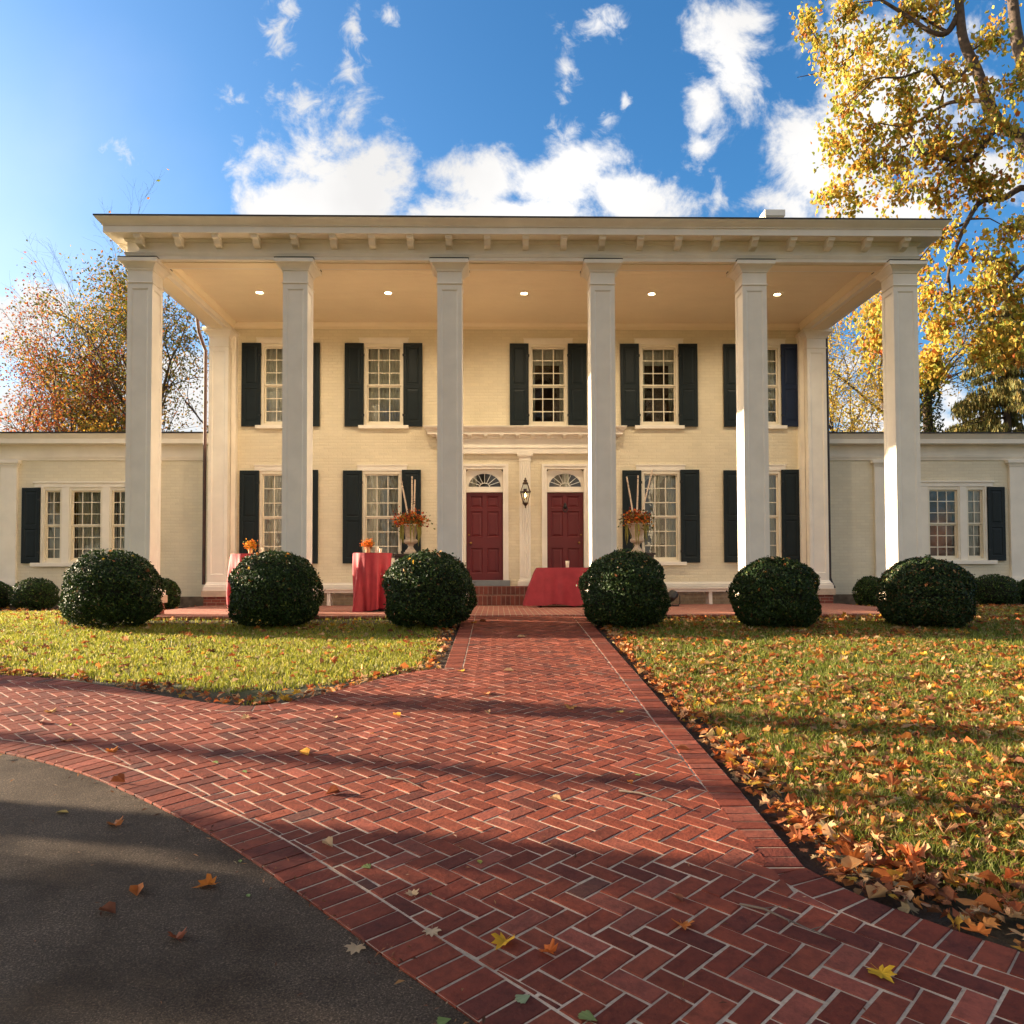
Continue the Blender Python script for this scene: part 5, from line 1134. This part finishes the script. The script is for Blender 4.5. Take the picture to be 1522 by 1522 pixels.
LEAVES = [
 (310,1312,0.115,OR,'maple','bright orange maple leaf lying on the dark drive',1.6,0.5,2.0),
 (204,1322,0.095,(0.5,0.15,0.03),'oval','folded orange leaf on the drive left of the bright orange one',1.4,0.5,0.4),
 (160,1352,0.085,BRN,'oval','dark brown curled leaf on the drive',1.6,0.3,1.2),(263,1392,0.09,(0.28,0.08,0.035),'maple','crumpled red brown leaf, the nearest large leaf on the drive',2.2,0.2,0.8),
 (172,1224,0.11,(0.48,0.17,0.05),'maple','folded rusty leaf on the drive just below the brick border',2.0,0.35,1.0),
 (529,1404,0.10,TAN,'maple','flat pale tan maple leaf on the drive beside the brick border',0.4,0.06,3.0),
 (93,1205,0.07,(0.6,0.42,0.12),'oval','small pale yellow leaf on the far part of the drive',0.6,0.1,1.5),(357,1277,0.03,GRN,'oval','tiny green leaf on the drive near the brick curve',0.5,0.1,0.3),
 (369,1328,0.03,GRN,'oval','tiny green leaf on the drive right of the bright orange leaf',0.5,0.1,0.6),(660,1513,0.05,GRN,'fan','small green leaf at the bottom edge of the drive',0.5,0.15,2.0),
 (613,1330,0.085,TAN,'maple','pale tan maple leaf on the brick near the curved border',0.8,0.15,0.5),(642,1384,0.09,(0.62,0.46,0.28),'maple','pale star shaped leaf on the seam of the brick border',0.3,0.05,3.2),
 (750,1400,0.12,(0.75,0.42,0.03),'maple','golden yellow maple leaf on the foreground brick',1.2,0.35,2.6),(817,1417,0.085,(0.6,0.15,0.03),'maple','curled orange leaf beside the golden yellow maple leaf',2.4,0.3,1.1),
 (546,1289,0.06,(0.25,0.3,0.10),'fan','folded green fan leaf on the brick inside the border',1.5,0.8,0.7),(778,1485,0.06,(0.36,0.42,0.22),'fan','pale green fan leaf on the foreground brick',0.4,0.15,2.2),
 (874,1513,0.07,(0.28,0.34,0.11),'fan','green fan leaf at the bottom edge of the picture',0.4,0.2,0.9),(1014,1376,0.11,(0.62,0.19,0.035),'maple','orange maple leaf standing on its edge on the foreground brick',1.2,0.85,3.14),
 (1309,1446,0.125,(0.75,0.44,0.03),'maple','golden leaf casting a shadow on the brick at the lower right',0.9,0.5,3.3),(1008,1337,0.06,BRN,'oval','dim brown leaf just above the orange standing leaf',1.2,0.2,0.4),
 (487,1257,0.075,TAN,'oval','pale curled leaf on the brick inside the curved border',2.0,0.3,0.9),(166,1118,0.11,(0.6,0.2,0.04),'maple','orange leaf on the brick at the left near the drive',1.8,0.4,1.1),
 (176,1163,0.09,(0.30,0.10,0.04),'oval','rolled brown leaf on the brick border at the left',2.2,0.3,1.4),(100,1102,0.13,(0.42,0.15,0.05),'maple','flat rusty leaf on the brick at far left',1.0,0.1,0.9),
 (76,1059,0.13,(0.5,0.28,0.10),'maple','tan leaf on the brick at far left nearest the lawn',1.2,0.15,1.2),(367,1067,0.11,(0.58,0.4,0.2),'maple','tan leaf on the brick below the tip of the left lawn',1.0,0.15,2.4),
 (452,1121,0.12,(0.7,0.33,0.03),'oval','orange yellow leaf lying tilted in the middle of the brick left of the walk',1.2,0.4,0.7),(498,1067,0.08,(0.55,0.33,0.16),'maple','tan leaf on the brick right of the left lawn tip',1.2,0.2,0.4),
 (590,1064,0.09,(0.68,0.32,0.04),'oval','yellow orange leaf in the shadow across the brick',1.2,0.2,0.8),(496,1180,0.08,(0.24,0.075,0.035),'oval','dark rust curled leaf in the middle of the brick',2.2,0.3,2.0),
 (826,1189,0.075,(0.6,0.40,0.2),'oval','tan leaf on the brick near the thin fallen twig',1.3,0.2,1.0),(848,1052,0.13,(0.5,0.24,0.06),'maple','brown orange leaf in the tree shadow across the walk',1.0,0.15,2.9),
 (922,1059,0.09,(0.62,0.42,0.10),'maple','yellow leaf in the tree shadow near the right border of the walk',0.8,0.1,0.5),(756,997,0.11,TAN,'oval','tan leaf on the sunlit middle of the walk',1.0,0.15,1.4),
 (686,998,0.11,(0.66,0.36,0.04),'maple','yellow leaf at the foot of the left walk border',0.8,0.1,0.6),(775,947,0.12,TAN,'oval','tan leaf on the walk beyond the sunlit middle',1.0,0.15,1.9),
 (705,926,0.14,(0.55,0.25,0.04),'maple','yellow leaf on the walk beside the bush left of it',1.0,0.15,0.9),(718,924,0.12,BRN,'oval','brown leaf on the far end of the walk',1.4,0.2,1.1),
 (725,1060,0.08,(0.5,0.3,0.14),'oval','tan leaf half in the shadow band on the walk',1.3,0.2,0.2),(723,1032,0.12,(0.42,0.16,0.06),'maple','brown and tan leaf just above the shadow band on the walk',1.3,0.2,0.3),
 (948,1153,0.04,GRN,'oval','small green leaf on the brick right of the middle',0.6,0.1,1.0),(936,1164,0.06,(0.62,0.2,0.04),'oval','small orange leaf on the brick near the small green one',1.2,0.2,0.2),
 (1015,1114,0.10,(0.33,0.13,0.06),'oval','brown leaf lying across the right walk border',1.2,0.15,1.3),(1457,1388,0.13,(0.56,0.17,0.035),'maple','orange leaf hanging over the brick edge at the lower right',1.0,0.2,0.8),
 (104,1078,0.05,(0.35,0.42,0.06),'oval','small bright green leaf on the brick at far left',0.6,0.1,0.4),(320,1134,0.05,GRN,'oval','small green leaf on the left brick, paler of two',0.6,0.1,1.2),
 (363,1148,0.05,(0.16,0.26,0.08),'oval','small darker green leaf on the left brick',0.6,0.1,0.9),(713,1282,0.04,(0.4,0.4,0.08),'oval','small yellow green leaf on the brick left of centre',0.6,0.2,0.2),
 (640,1330,0.02,GRN,'oval','speck of green leaf near the tan maple leaf',0.6,0.1,0.1),(60,1075,0.09,BRN,'oval','dark brown leaf at the far left of the brick',1.5,0.2,0.6)]
for l_ in LEAVES: single_leaf(*l_)
def twig(pts, r, label):
    P = [Vector((*at_g(px, py)[:2], 0)) for px, py in pts]
    P = [Vector((p.x, p.y, gz(p.y)+r+0.004+0.012*(i % 2))) for i, p in enumerate(P)]
    q = MB(); n = len(P); q.tube(P, [r*(1-0.6*i/(n-1)) for i in range(n)], 6)
    for k in range(1, n-1):
        d = (P[k+1]-P[k]); s_ = Vector((-d.y, d.x, 0))*(0.5 if k % 2 else -0.5); q.tube([P[k], P[k]+d*0.5+s_+Vector((0,0,0.02))], [r*0.5, r*0.2], 5)
    tag(obj('twig', q, 'bark_grey', None), label, 'twig', 'fallen twigs on the brick')
twig([(920,1178),(950,1184),(985,1192),(1012,1205)], 0.008, 'greenish twig lying on the brick near the right border')
twig([(1100,1347),(1135,1358),(1172,1371),(1205,1390),(1242,1400)], 0.006, 'forked dark twig on the shaded brick near the right lawn corner')
twig([(575,1158),(600,1163),(625,1172)], 0.006, 'short dark twig on the brick left of the middle')

# ================================================================ TREES
def grow(tubes, tips, rng, p, d, ln, r, lvl, P):
    n = P['seg'][lvl]; pts = [p.copy()]; rad = [r]; q = p.copy(); dd = d.copy(); end = r*P['taper'][lvl]
    for k in range(n):
        dd = dd + Vector((rng.gauss(0,1), rng.gauss(0,1), rng.gauss(0,1)))*P['wob'][lvl] + Vector((0,0,P['trop'][lvl])); dd.normalize()
        q = q + dd*(ln/n); pts.append(q.copy()); rad.append(r+(end-r)*(k+1)/n)
        if lvl >= P['leaf_lvl']: tips.append((q.copy(), dd.copy()))
    tubes.append((pts, rad, 7 if lvl == 0 else (5 if lvl == 1 else 3)))
    if lvl+1 < P['levels']:
        for k in range(P['kids'][lvl]):
            t = P['start'][lvl]+(1-P['start'][lvl])*((k+rng.random())/P['kids'][lvl]); i = min(n-1, int(t*n)); f = t*n-i
            b = pts[i].lerp(pts[i+1], f); ax = (pts[i+1]-pts[i]).normalized()
            o = ax.orthogonal().normalized(); o.rotate(Matrix.Rotation(rng.uniform(0, 6.28), 3, ax)); an = R(P['ang'][lvl]+rng.gauss(0, 8))
            grow(tubes, tips, rng, b, (ax*math.cos(an)+o*math.sin(an)).normalized(), ln*P['ratio'][lvl]*(1.15-0.55*t)*rng.uniform(0.75,1.2), max(0.004, rad[i]*P['rr'][lvl]), lvl+1, P)
def tree(name, label, loc, height, r0, P, pal, nleaf, leaf, seed, lean=(0,0), bark='bark', group=None, spread=0.25, cat='tree', keep=None, shape=DI, cut=None):
    rng = random.Random(seed); rg = np.random.default_rng(seed); t = thing(name, label, cat, loc, group); tubes, tips = [], []
    grow(tubes, tips, rng, Vector((0,0,-0.1)), Vector((lean[0],lean[1],1)).normalized(), height, r0, 0, P)
    q = MB()
    for pts, rad, n in tubes: q.tube(pts, rad, n, False)
    obj('trunk', q, bark, t)
    if nleaf and tips:
        A = np.array([tuple(p) for p, d in tips]); zz = A[:,2]/height
        if keep: A = A[keep(A, zz)]
        if len(A):
            C = A[rg.integers(0, len(A), nleaf)] + rg.normal(0, 1, (nleaf,3))*spread
            cl = fbm(C[:,0]*0.8+C[:,1]*0.5, C[:,2]*0.8, seed); w = np.array([p_[3] for p_ in pal], float)
            cols = pick(rg, pal, nleaf, 0.25)*(0.75+0.5*cl)[:,None]
            leaf_cloud('crown', C, rg.uniform(0.7,1.3,nleaf)*leaf, cols, 'leaf', shape, rg, t)
    return t
UPR = dict(levels=4, seg=[8,6,5,3], taper=[0.15,0.25,0.3,0.4], wob=[0.05,0.10,0.14,0.2], trop=[0.05,0.10,0.06,0.02], kids=[14,8,5], start=[0.12,0.2,0.25], ang=[38,36,42], ratio=[0.62,0.45,0.5], rr=[0.5,0.58,0.62], leaf_lvl=2)
OPEN = dict(levels=4, seg=[7,7,5,3], taper=[0.25,0.2,0.3,0.4], wob=[0.07,0.13,0.18,0.22], trop=[0.04,0.05,0.02,0.0], kids=[9,8,6], start=[0.28,0.25,0.25], ang=[48,46,46], ratio=[0.72,0.5,0.5], rr=[0.55,0.58,0.62], leaf_lvl=2)
def gx(px, Y): return at_y(px, 760, Y)[0]
RED = [(0.32,0.065,0.02,3.5),(0.38,0.14,0.03,2.6),(0.17,0.04,0.018,2.2),(0.34,0.20,0.04,1.2),(0.09,0.08,0.02,1.5)]
GLD = [(0.46,0.25,0.035,4),(0.40,0.17,0.03,2),(0.25,0.21,0.035,2),(0.13,0.14,0.022,1.2)]
OLV = [(0.15,0.14,0.022,3),(0.09,0.095,0.016,3),(0.34,0.21,0.035,2),(0.36,0.14,0.03,0.8)]
YEL = [(0.66,0.46,0.06,4),(0.55,0.34,0.05,2),(0.35,0.33,0.06,2)]
tree('maple_tree', 'sparse red and orange tree at the far left behind the left wing', (gx(40,19),19,0), 9.6, 0.15, UPR, RED, 6200, 0.115, 3, (0.02,0), group='trees behind the left wing', spread=0.3)
tree('maple_tree', 'orange red bushy tree behind the left wing, second from the left edge', (gx(112,17),17,0), 7.6, 0.14, UPR, RED, 5600, 0.11, 14, (-0.03,0), group='trees behind the left wing', spread=0.3)
tree('golden_tree', 'golden tree leaning left behind the left wing and the first column', (gx(222,21),21,0), 12.0, 0.22, UPR, GLD+OLV[:1], 11500, 0.125, 21, (-0.30,0), group='trees behind the left wing', spread=0.32)
tree('dark_limbed_tree', 'tree with thick dark bare limbs and olive leaves beside the first column', (gx(292,22),22,0), 11.0, 0.34, OPEN, OLV, 14500, 0.13, 33, (-0.05,0), group='trees behind the left wing', spread=0.35)
tree('olive_tree', 'low olive green tree behind the left wing roof left of the first column', (gx(190,18),18,0), 6.4, 0.15, OPEN, OLV+GLD[:1], 9000, 0.125, 47, group='trees behind the left wing', spread=0.35)
BARE = dict(UPR); BARE['leaf_lvl'] = 9
tree('bare_tree', 'thin bare branches rising beside the capital of the first column', (gx(268,26),26,0), 15.5, 0.13, dict(UPR, ang=[26,30,34], kids=[11,8,6]), GLD, 60, 0.2, 52, (-0.33,0), group='trees behind the left wing')
tree('yellow_tree', 'pale yellow tree behind the right wing beside the brown downspout', (gx(1250,20),20,0), 10.0, 0.15, UPR, YEL, 14000, 0.125, 61, (-0.02,0), group='trees behind the right wing', spread=0.3)
tree('yellow_tree', 'yellow tree with crooked dark limbs behind the rightmost column', (gx(1325,22),22,0), 10.2, 0.30, OPEN, YEL, 8000, 0.125, 72, (-0.06,0), group='trees behind the right wing', spread=0.35)
# ivy-covered trunk
iv = thing('ivy_tree', 'dark ivy covered trunk right of the rightmost column', 'tree', (gx(1383,20),20,0), 'trees behind the right wing'); rg = np.random.default_rng(5)
q = MB(); q.tube([(0,0,-0.1),(0.05,0,4),(-0.05,0,8),(0.1,0,10.5)], [0.3,0.26,0.2,0.08], 8); q.tube([(0,0,5.6),(0.7,-0.1,6.0),(1.3,0,6.2),(1.7,0.1,5.8)], [0.09,0.08,0.06,0.02], 6); q.tube([(0,0,4.6),(0.6,0,4.9),(1.1,0.2,4.4)], [0.09,0.07,0.03], 6); obj('trunk', q, 'bark', iv)
n = 3600; zz = rg.uniform(2.5, 10.3, n); an = rg.uniform(0, 6.28, n); rr = 0.30+0.22*vnoise(an*1.5, zz*1.3, 3)+rg.normal(0, 0.07, n); C = np.stack([rr*np.cos(an), rr*np.sin(an), zz], 1)
leaf_cloud('ivy', C, rg.uniform(0.1,0.2,n), pick(rg, [(0.05,0.075,0.02,4),(0.09,0.10,0.025,3),(0.3,0.26,0.05,1.3)], n, 0.3), 'leaf', DI, rg, iv)
# spruce with drooping boughs
def spruce(name, label, x, y, h, seed, group, reach=3.4, dens=120):
    t = thing(name, label, 'tree', (x,y,0), group); rg = np.random.default_rng(seed); r = random.Random(seed)
    q = MB(); q.tube([(0,0,-0.1),(0,0,h*0.5),(0.05,0,h)], [0.28,0.16,0.02], 8); C, D = [], []
    z = 2.0
    while z < h-0.3:
        f = 1-(z/h); L_ = 0.4+reach*f**0.75
        for k in range(r.choice((4,5))):
            a = r.uniform(0, 6.28); L2 = L_*r.uniform(0.7, 1.15); P = []
            for s_ in range(7):
                e = s_/6; P.append(Vector((math.cos(a+0.1*e)*L2*e, math.sin(a+0.1*e)*L2*e, z-0.30*L2*e*e*1.2+0.12*L2*e**4)))
            q.tube(P, [0.035*(1-0.85*i/6) for i in range(7)], 4, False)
            m_ = int(dens*L2)
            e = rg.uniform(0.12, 1.0, m_); sd = rg.normal(0, 1, m_)*0.22*L2*0.35*(1.2-e*0.6); base = np.array([np.interp(e*6, range(7), [p[c] for p in P]) for c in range(3)]).T
            base[:,0] += -np.sin(a)*sd; base[:,1] += np.cos(a)*sd; base[:,2] += -np.abs(sd)*0.45-rg.uniform(0, 0.22, m_); C.append(base)
        z += r.uniform(0.20, 0.32)
    obj('trunk', q, 'bark', t); C = np.concatenate(C); n = len(C)
    nn = rg.normal(0, 1, (n,3)); nn[:,2] *= 0.15; nn /= np.linalg.norm(nn, axis=1)[:,None]; tt = np.tile(np.array([[0,0,-1.0]]), (n,1))+rg.normal(0,0.25,(n,3)); tt -= nn*np.sum(tt*nn,1)[:,None]; tt /= np.linalg.norm(tt,axis=1)[:,None]
    SH = (DI[0]*np.array([0.42,1,0.6]), DI[1])
    leaf_cloud('foliage', C, rg.uniform(0.16,0.34,n), pick(rg, [(0.22,0.20,0.055,4),(0.14,0.15,0.045,3),(0.34,0.26,0.07,2.4),(0.42,0.30,0.10,0.8)], n, 0.3), 'needle', SH, rg, t, frames=(nn, tt, np.cross(nn, tt)))
spruce('spruce_tree', 'drooping dull green spruce at the right edge behind the right wing', gx(1500,17), 17, 12.2, 4, 'trees behind the right wing', 3.6)

# the large yellow tree on the right: explicit limbs, then clumps of leaves hung on twigs
def big_tree():
    Y0 = 10.2; KS = 1.46; rng = random.Random(9); rg = np.random.default_rng(9)
    base = Vector((19.0, Y0, 0)); t = thing('tulip_tree', 'large yellow leaved tree overhanging the right end of the roof', 'tree', tuple(base))
    def W_(px, py, Y): return Vector(at_y(px, py, Y0+(Y-2.4)*KS))-base
    q = MB(); limbs = []
    def limb(pts, r0, r1):
        P = [Vector(p) for p in smooth3(pts)]; n = len(P); r0 *= KS*0.85; r1 *= KS*0.8; q.tube(P, [r0+(r1-r0)*i/(n-1) for i in range(n)], 8 if r0 > 0.06 else 5, False); limbs.append([(p, r0+(r1-r0)*i/(n-1)) for i, p in enumerate(P)])
    def smooth3(P, n=5):
        P = [np.array(p, float) for p in P]; o = []
        for i in range(len(P)-1):
            p0, p1, p2, p3 = P[max(i-1,0)], P[i], P[i+1], P[min(i+2,len(P)-1)]
            for k in range(n):
                u = k/n; o.append(0.5*((2*p1)+(-p0+p2)*u+(2*p0-5*p1+4*p2-p3)*u*u+(-p0+3*p1-3*p2+p3)*u**3))
        o.append(P[-1]); return o
    limb([(0,0,-0.1),(0.0,0,4.6),(-0.15,0,8.6),(-0.35,0,11.6)], 0.38, 0.27)
    limb([(-0.35,0,11.6),W_(1532,120,2.4),W_(1512,60,2.4),W_(1505,0,2.4),W_(1490,-120,2.4)], 0.22, 0.10)
    limb([(-0.25,0,10.4),W_(1530,222,2.2),W_(1492,190,2.1),W_(1472,160,2.0),W_(1452,105,2.0),W_(1432,60,2.0),W_(1425,0,2.0),W_(1415,-80,2.0)], 0.17, 0.10)
    limb([W_(1425,20,2.0),W_(1408,48,2.1),W_(1385,48,2.1),W_(1350,25,2.2),W_(1310,0,2.2)], 0.085, 0.04)
    limb([W_(1485,180,2.1),W_(1455,225,1.9),W_(1440,238,1.9),W_(1400,235,1.8),W_(1370,225,1.7),W_(1345,190,1.7)], 0.09, 0.03)
    limb([W_(1468,150,2.0),W_(1435,150,2.3),W_(1405,155,2.5),W_(1365,180,2.7),W_(1330,205,2.8),W_(1285,250,2.9),W_(1255,285,3.0)], 0.06, 0.015)
    limb([W_(1445,95,2.0),W_(1405,130,1.5),W_(1380,105,1.3),W_(1340,115,1.2),W_(1300,118,1.2),W_(1270,150,1.2)], 0.05, 0.012)
    limb([W_(1408,48,2.1),W_(1350,20,2.6),W_(1310,45,2.8),W_(1270,80,2.9),W_(1225,105,3.0),W_(1185,115,3.0)], 0.045, 0.008)
    limb([(-0.2,0,9.2),W_(1540,290,2.6),W_(1490,295,2.5),W_(1458,300,2.4),W_(1440,325,2.3),W_(1428,350,2.2),W_(1412,395,2.1),W_(1408,420,2.1)], 0.10, 0.03)
    limb([W_(1440,330,2.3),W_(1420,338,2.4),W_(1400,346,2.5),W_(1375,375,2.6),W_(1340,420,2.9),W_(1310,470,3.0)], 0.04, 0.012)
    limb([W_(1410,410,2.1),W_(1412,440,2.1),W_(1400,480,2.1),W_(1392,530,2.1),W_(1385,580,2.1)], 0.03, 0.008)
    limb([(-0.1,0,7.9),W_(1545,400,2.0),W_(1500,420,1.9),W_(1480,450,1.9),W_(1470,500,1.9)], 0.08, 0.015)
    pts = [(p, r) for l in limbs for p, r in l[2:]]
    pA = np.array([tuple(p) for p, r in pts])
    # clumps: sight line to the middle, half width and height in metres, depth, leaf weight, orange share
    CLP = [(1195,28,0.6,0.5,3.0,.7,.2),(1225,60,0.55,0.55,2.9,.7,.3),(1255,20,0.6,0.55,2.8,1,.1),(1290,60,0.6,0.55,2.6,1,.1),(1345,20,0.6,0.5,2.4,1,.1),(1395,20,0.55,0.5,2.2,1,.1),
      (1320,85,0.55,0.5,1.7,1,.1),(1250,100,0.45,0.4,2.8,.7,.1),(1285,125,0.55,0.5,1.8,1.1,.15),(1340,125,0.6,0.5,1.6,1.2,.15),(1250,175,0.4,0.5,2.2,.6,.2),(1290,185,0.55,0.5,2.0,1.1,.2),(1345,180,0.55,0.5,1.9,1.1,.4),
      (1400,100,0.55,0.5,1.8,.8,.3),(1440,130,0.55,0.6,1.6,.8,.5),(1395,190,0.55,0.5,1.8,1.0,.6),(1450,190,0.5,0.5,1.7,.8,.5),(1245,225,0.45,0.5,2.6,.8,.2),(1285,240,0.5,0.5,2.4,1,.3),(1330,235,0.5,0.5,2.0,1,.5),(1380,225,0.55,0.45,1.8,1.2,.7),
      (1425,235,0.5,0.5,2.0,1.1,.6),(1235,290,0.35,0.35,2.8,.6,.4),(1270,295,0.4,0.35,2.8,.7,.4),(1330,290,0.55,0.3,2.6,.7,.4),(1390,285,0.5,0.4,2.3,.8,.4),(1440,275,0.5,0.45,2.2,1,.5),(1490,260,0.5,0.55,2.2,.9,.5),(1500,190,0.5,0.7,1.6,.9,.3),(1480,60,0.5,0.6,1.8,.9,.1),(1510,120,0.4,0.7,1.8,.9,.1),
      (1385,355,0.4,0.4,2.6,.6,.4),(1375,395,0.3,0.4,2.6,.5,.3),(1420,375,0.35,0.4,2.1,.5,.3),(1400,330,0.4,0.3,2.4,.5,.4),(1300,455,0.3,0.45,3.0,.8,.5),(1305,510,0.22,0.35,3.0,.6,.7),(1295,480,0.25,0.3,3.0,.5,.4),
      (1382,440,0.35,0.45,2.2,1.0,.3),(1398,480,0.35,0.45,2.1,1.0,.3),(1385,520,0.3,0.4,2.1,.9,.2),(1395,555,0.25,0.35,2.1,.7,.2),(1375,560,0.25,0.3,2.1,.5,.3),(1415,440,0.3,0.3,2.1,.5,.1),
      (1500,340,0.5,0.4,2.0,.9,.3),(1490,390,0.5,0.4,1.9,1.2,.2),(1465,430,0.45,0.4,1.9,1.2,.3),(1505,440,0.45,0.5,1.9,1.2,.2),(1450,465,0.3,0.3,1.9,.8,.7),(1475,490,0.4,0.35,1.8,1.1,.2),(1455,520,0.3,0.3,1.9,.6,.2),(1500,510,0.4,0.35,1.8,.8,.5),(1495,535,0.25,0.25,1.8,.4,.9),(1515,480,0.4,0.4,1.8,1,.3),
      (1560,100,0.8,0.9,2.2,1,.2),(1570,250,0.8,0.9,2.2,1,.3),(1570,400,0.8,0.9,2.2,1,.3),(1600,520,0.7,0.7,2.2,.8,.3),(1540,-60,0.9,0.9,2.2,1,.2),(1430,-60,0.9,0.8,2.4,1,.1),(1330,-60,0.9,0.7,2.6,1,.1),(1250,-40,0.7,0.6,2.8,.7,.2)]
    Cs, Cl, Sz = [], [], []
    for (px, py, rx, rz, Y, wgt, orr) in CLP:
        rx *= KS; rz *= KS; c = W_(px, py, Y); k = int(np.argmin(np.linalg.norm(pA-np.array(c), axis=1)+0.8*np.maximum(0, c.z-pA[:,2])*0.3)); s = pts[k][0]
        if (s-c).length > 0.15:
            md = s.lerp(c, 0.5)+Vector((rng.uniform(-.1,.1), rng.uniform(-.1,.1), 0.12)); q.tube([s, md, c], [min(0.045, pts[k][1]*0.6), 0.02, 0.013], 5, False)
        for j in range(int(7*wgt)+2):
            e = c+Vector((rng.gauss(0,rx*0.62), rng.gauss(0,0.6), rng.gauss(0,rz*0.6))); q.tube([c, c.lerp(e,0.55)+Vector((0,0,0.06)), e], [0.012,0.009,0.005], 4, False)
            m_ = int(rng.uniform(25, 46)); f = rg.uniform(0.25, 1.05, (m_,1)); P = np.array(c)*(1-f)+np.array(e)*f+rg.normal(0,1,(m_,3))*0.16; P[:,2] -= 0.09
            pal = [(0.60,0.42,0.07,4.5),(0.54,0.46,0.09,3),(0.27,0.31,0.05,2.6),(0.54,0.25,0.05,0.6+9*orr*rng.random()),(0.44,0.13,0.035,2.2*orr*rng.random())]
            Cs.append(P); Cl.append(pick(rg, pal, m_, 0.2)); Sz.append(rg.uniform(0.075,0.15,m_))
    obj('trunk', q, 'bark', t); C = np.concatenate(Cs); n = len(C)
    nn = rg.normal(0, 1, (n,3)); nn[:,2] *= 0.6; nn /= np.linalg.norm(nn,axis=1)[:,None]; tt = np.tile(np.array([[0,0,-1.0]]), (n,1))+rg.normal(0,0.45,(n,3)); tt -= nn*np.sum(tt*nn,1)[:,None]; tt /= np.linalg.norm(tt,axis=1)[:,None]
    leaf_cloud('crown', C, np.concatenate(Sz)*1.27, np.concatenate(Cl), 'leaf', (OV[0]*np.array([1.25,1,1.3]), OV[1]), rg, t, frames=(nn, tt, np.cross(nn, tt)))
big_tree()
# trees beyond the left edge whose shadows fall across the drive and the walk
SHD = dict(OPEN, kids=[8,7,5], start=[0.55,0.3,0.3], ratio=[0.34,0.5,0.5])
def off(yc, x=-17.0, xr=-1.0): return (x, yc+(xr-x)*math.tan(R(SUN_AZ)), 0)
for k, (yc, xx, h, r, nl, lab) in enumerate(((-7.35, -17, 13, 0.36, 300, 'tree beyond the left edge casting the shadow band across the walk'),(-10.9, -15, 12, 0.30, 500, 'tree beyond the left edge shading the middle of the drive'),(-12.9, -18, 8.5, 0.34, 15000, 'low branched tree beyond the left edge shading the near brick'),(-9.3, -24, 13, 0.2, 300, 'slim tree beyond the left edge behind the others'))):
    x, y, _ = off(yc, xx); tree('shade_tree', lab, (x, y, gz(y)-0.05), h, r, dict(SHD, start=[0.22,0.2,0.3]) if k == 2 else SHD, GLD+OLV, nl, 0.2, 90+k, group='trees beyond the left edge', spread=0.4)

CAN = dict(OPEN, kids=[16,9,5], start=[0.60,0.2,0.25], ratio=[0.60,0.5,0.5], ang=[62,46,46], trop=[0.02,0.03,0.02,0.0])  # unseen canopy trees added overhead to block sky light on the foreground
tree('shade_tree', 'added unseen tree behind the viewer, its high crown blocking sky light over the drive', (-5.6, -15.9, gz(-15.9)-0.05), 15.0, 0.45, CAN, GLD+OLV, 24000, 0.5, 120, group='trees beyond the left edge', spread=0.6)
tree('shade_tree', 'added unseen tree behind the viewer, blocking sky light to the right of the drive', (4.6, -16.4, gz(-16.4)-0.05), 15.0, 0.45, CAN, GLD+OLV, 22000, 0.5, 121, group='trees beyond the left edge', spread=0.6)

x, y, _ = off(-11.75, -14.0); spruce('evergreen_tree', 'narrow evergreen beyond the left edge shading the foot of the drive', x, y, 7.5, 31, 'trees beyond the left edge', 1.0, 75)
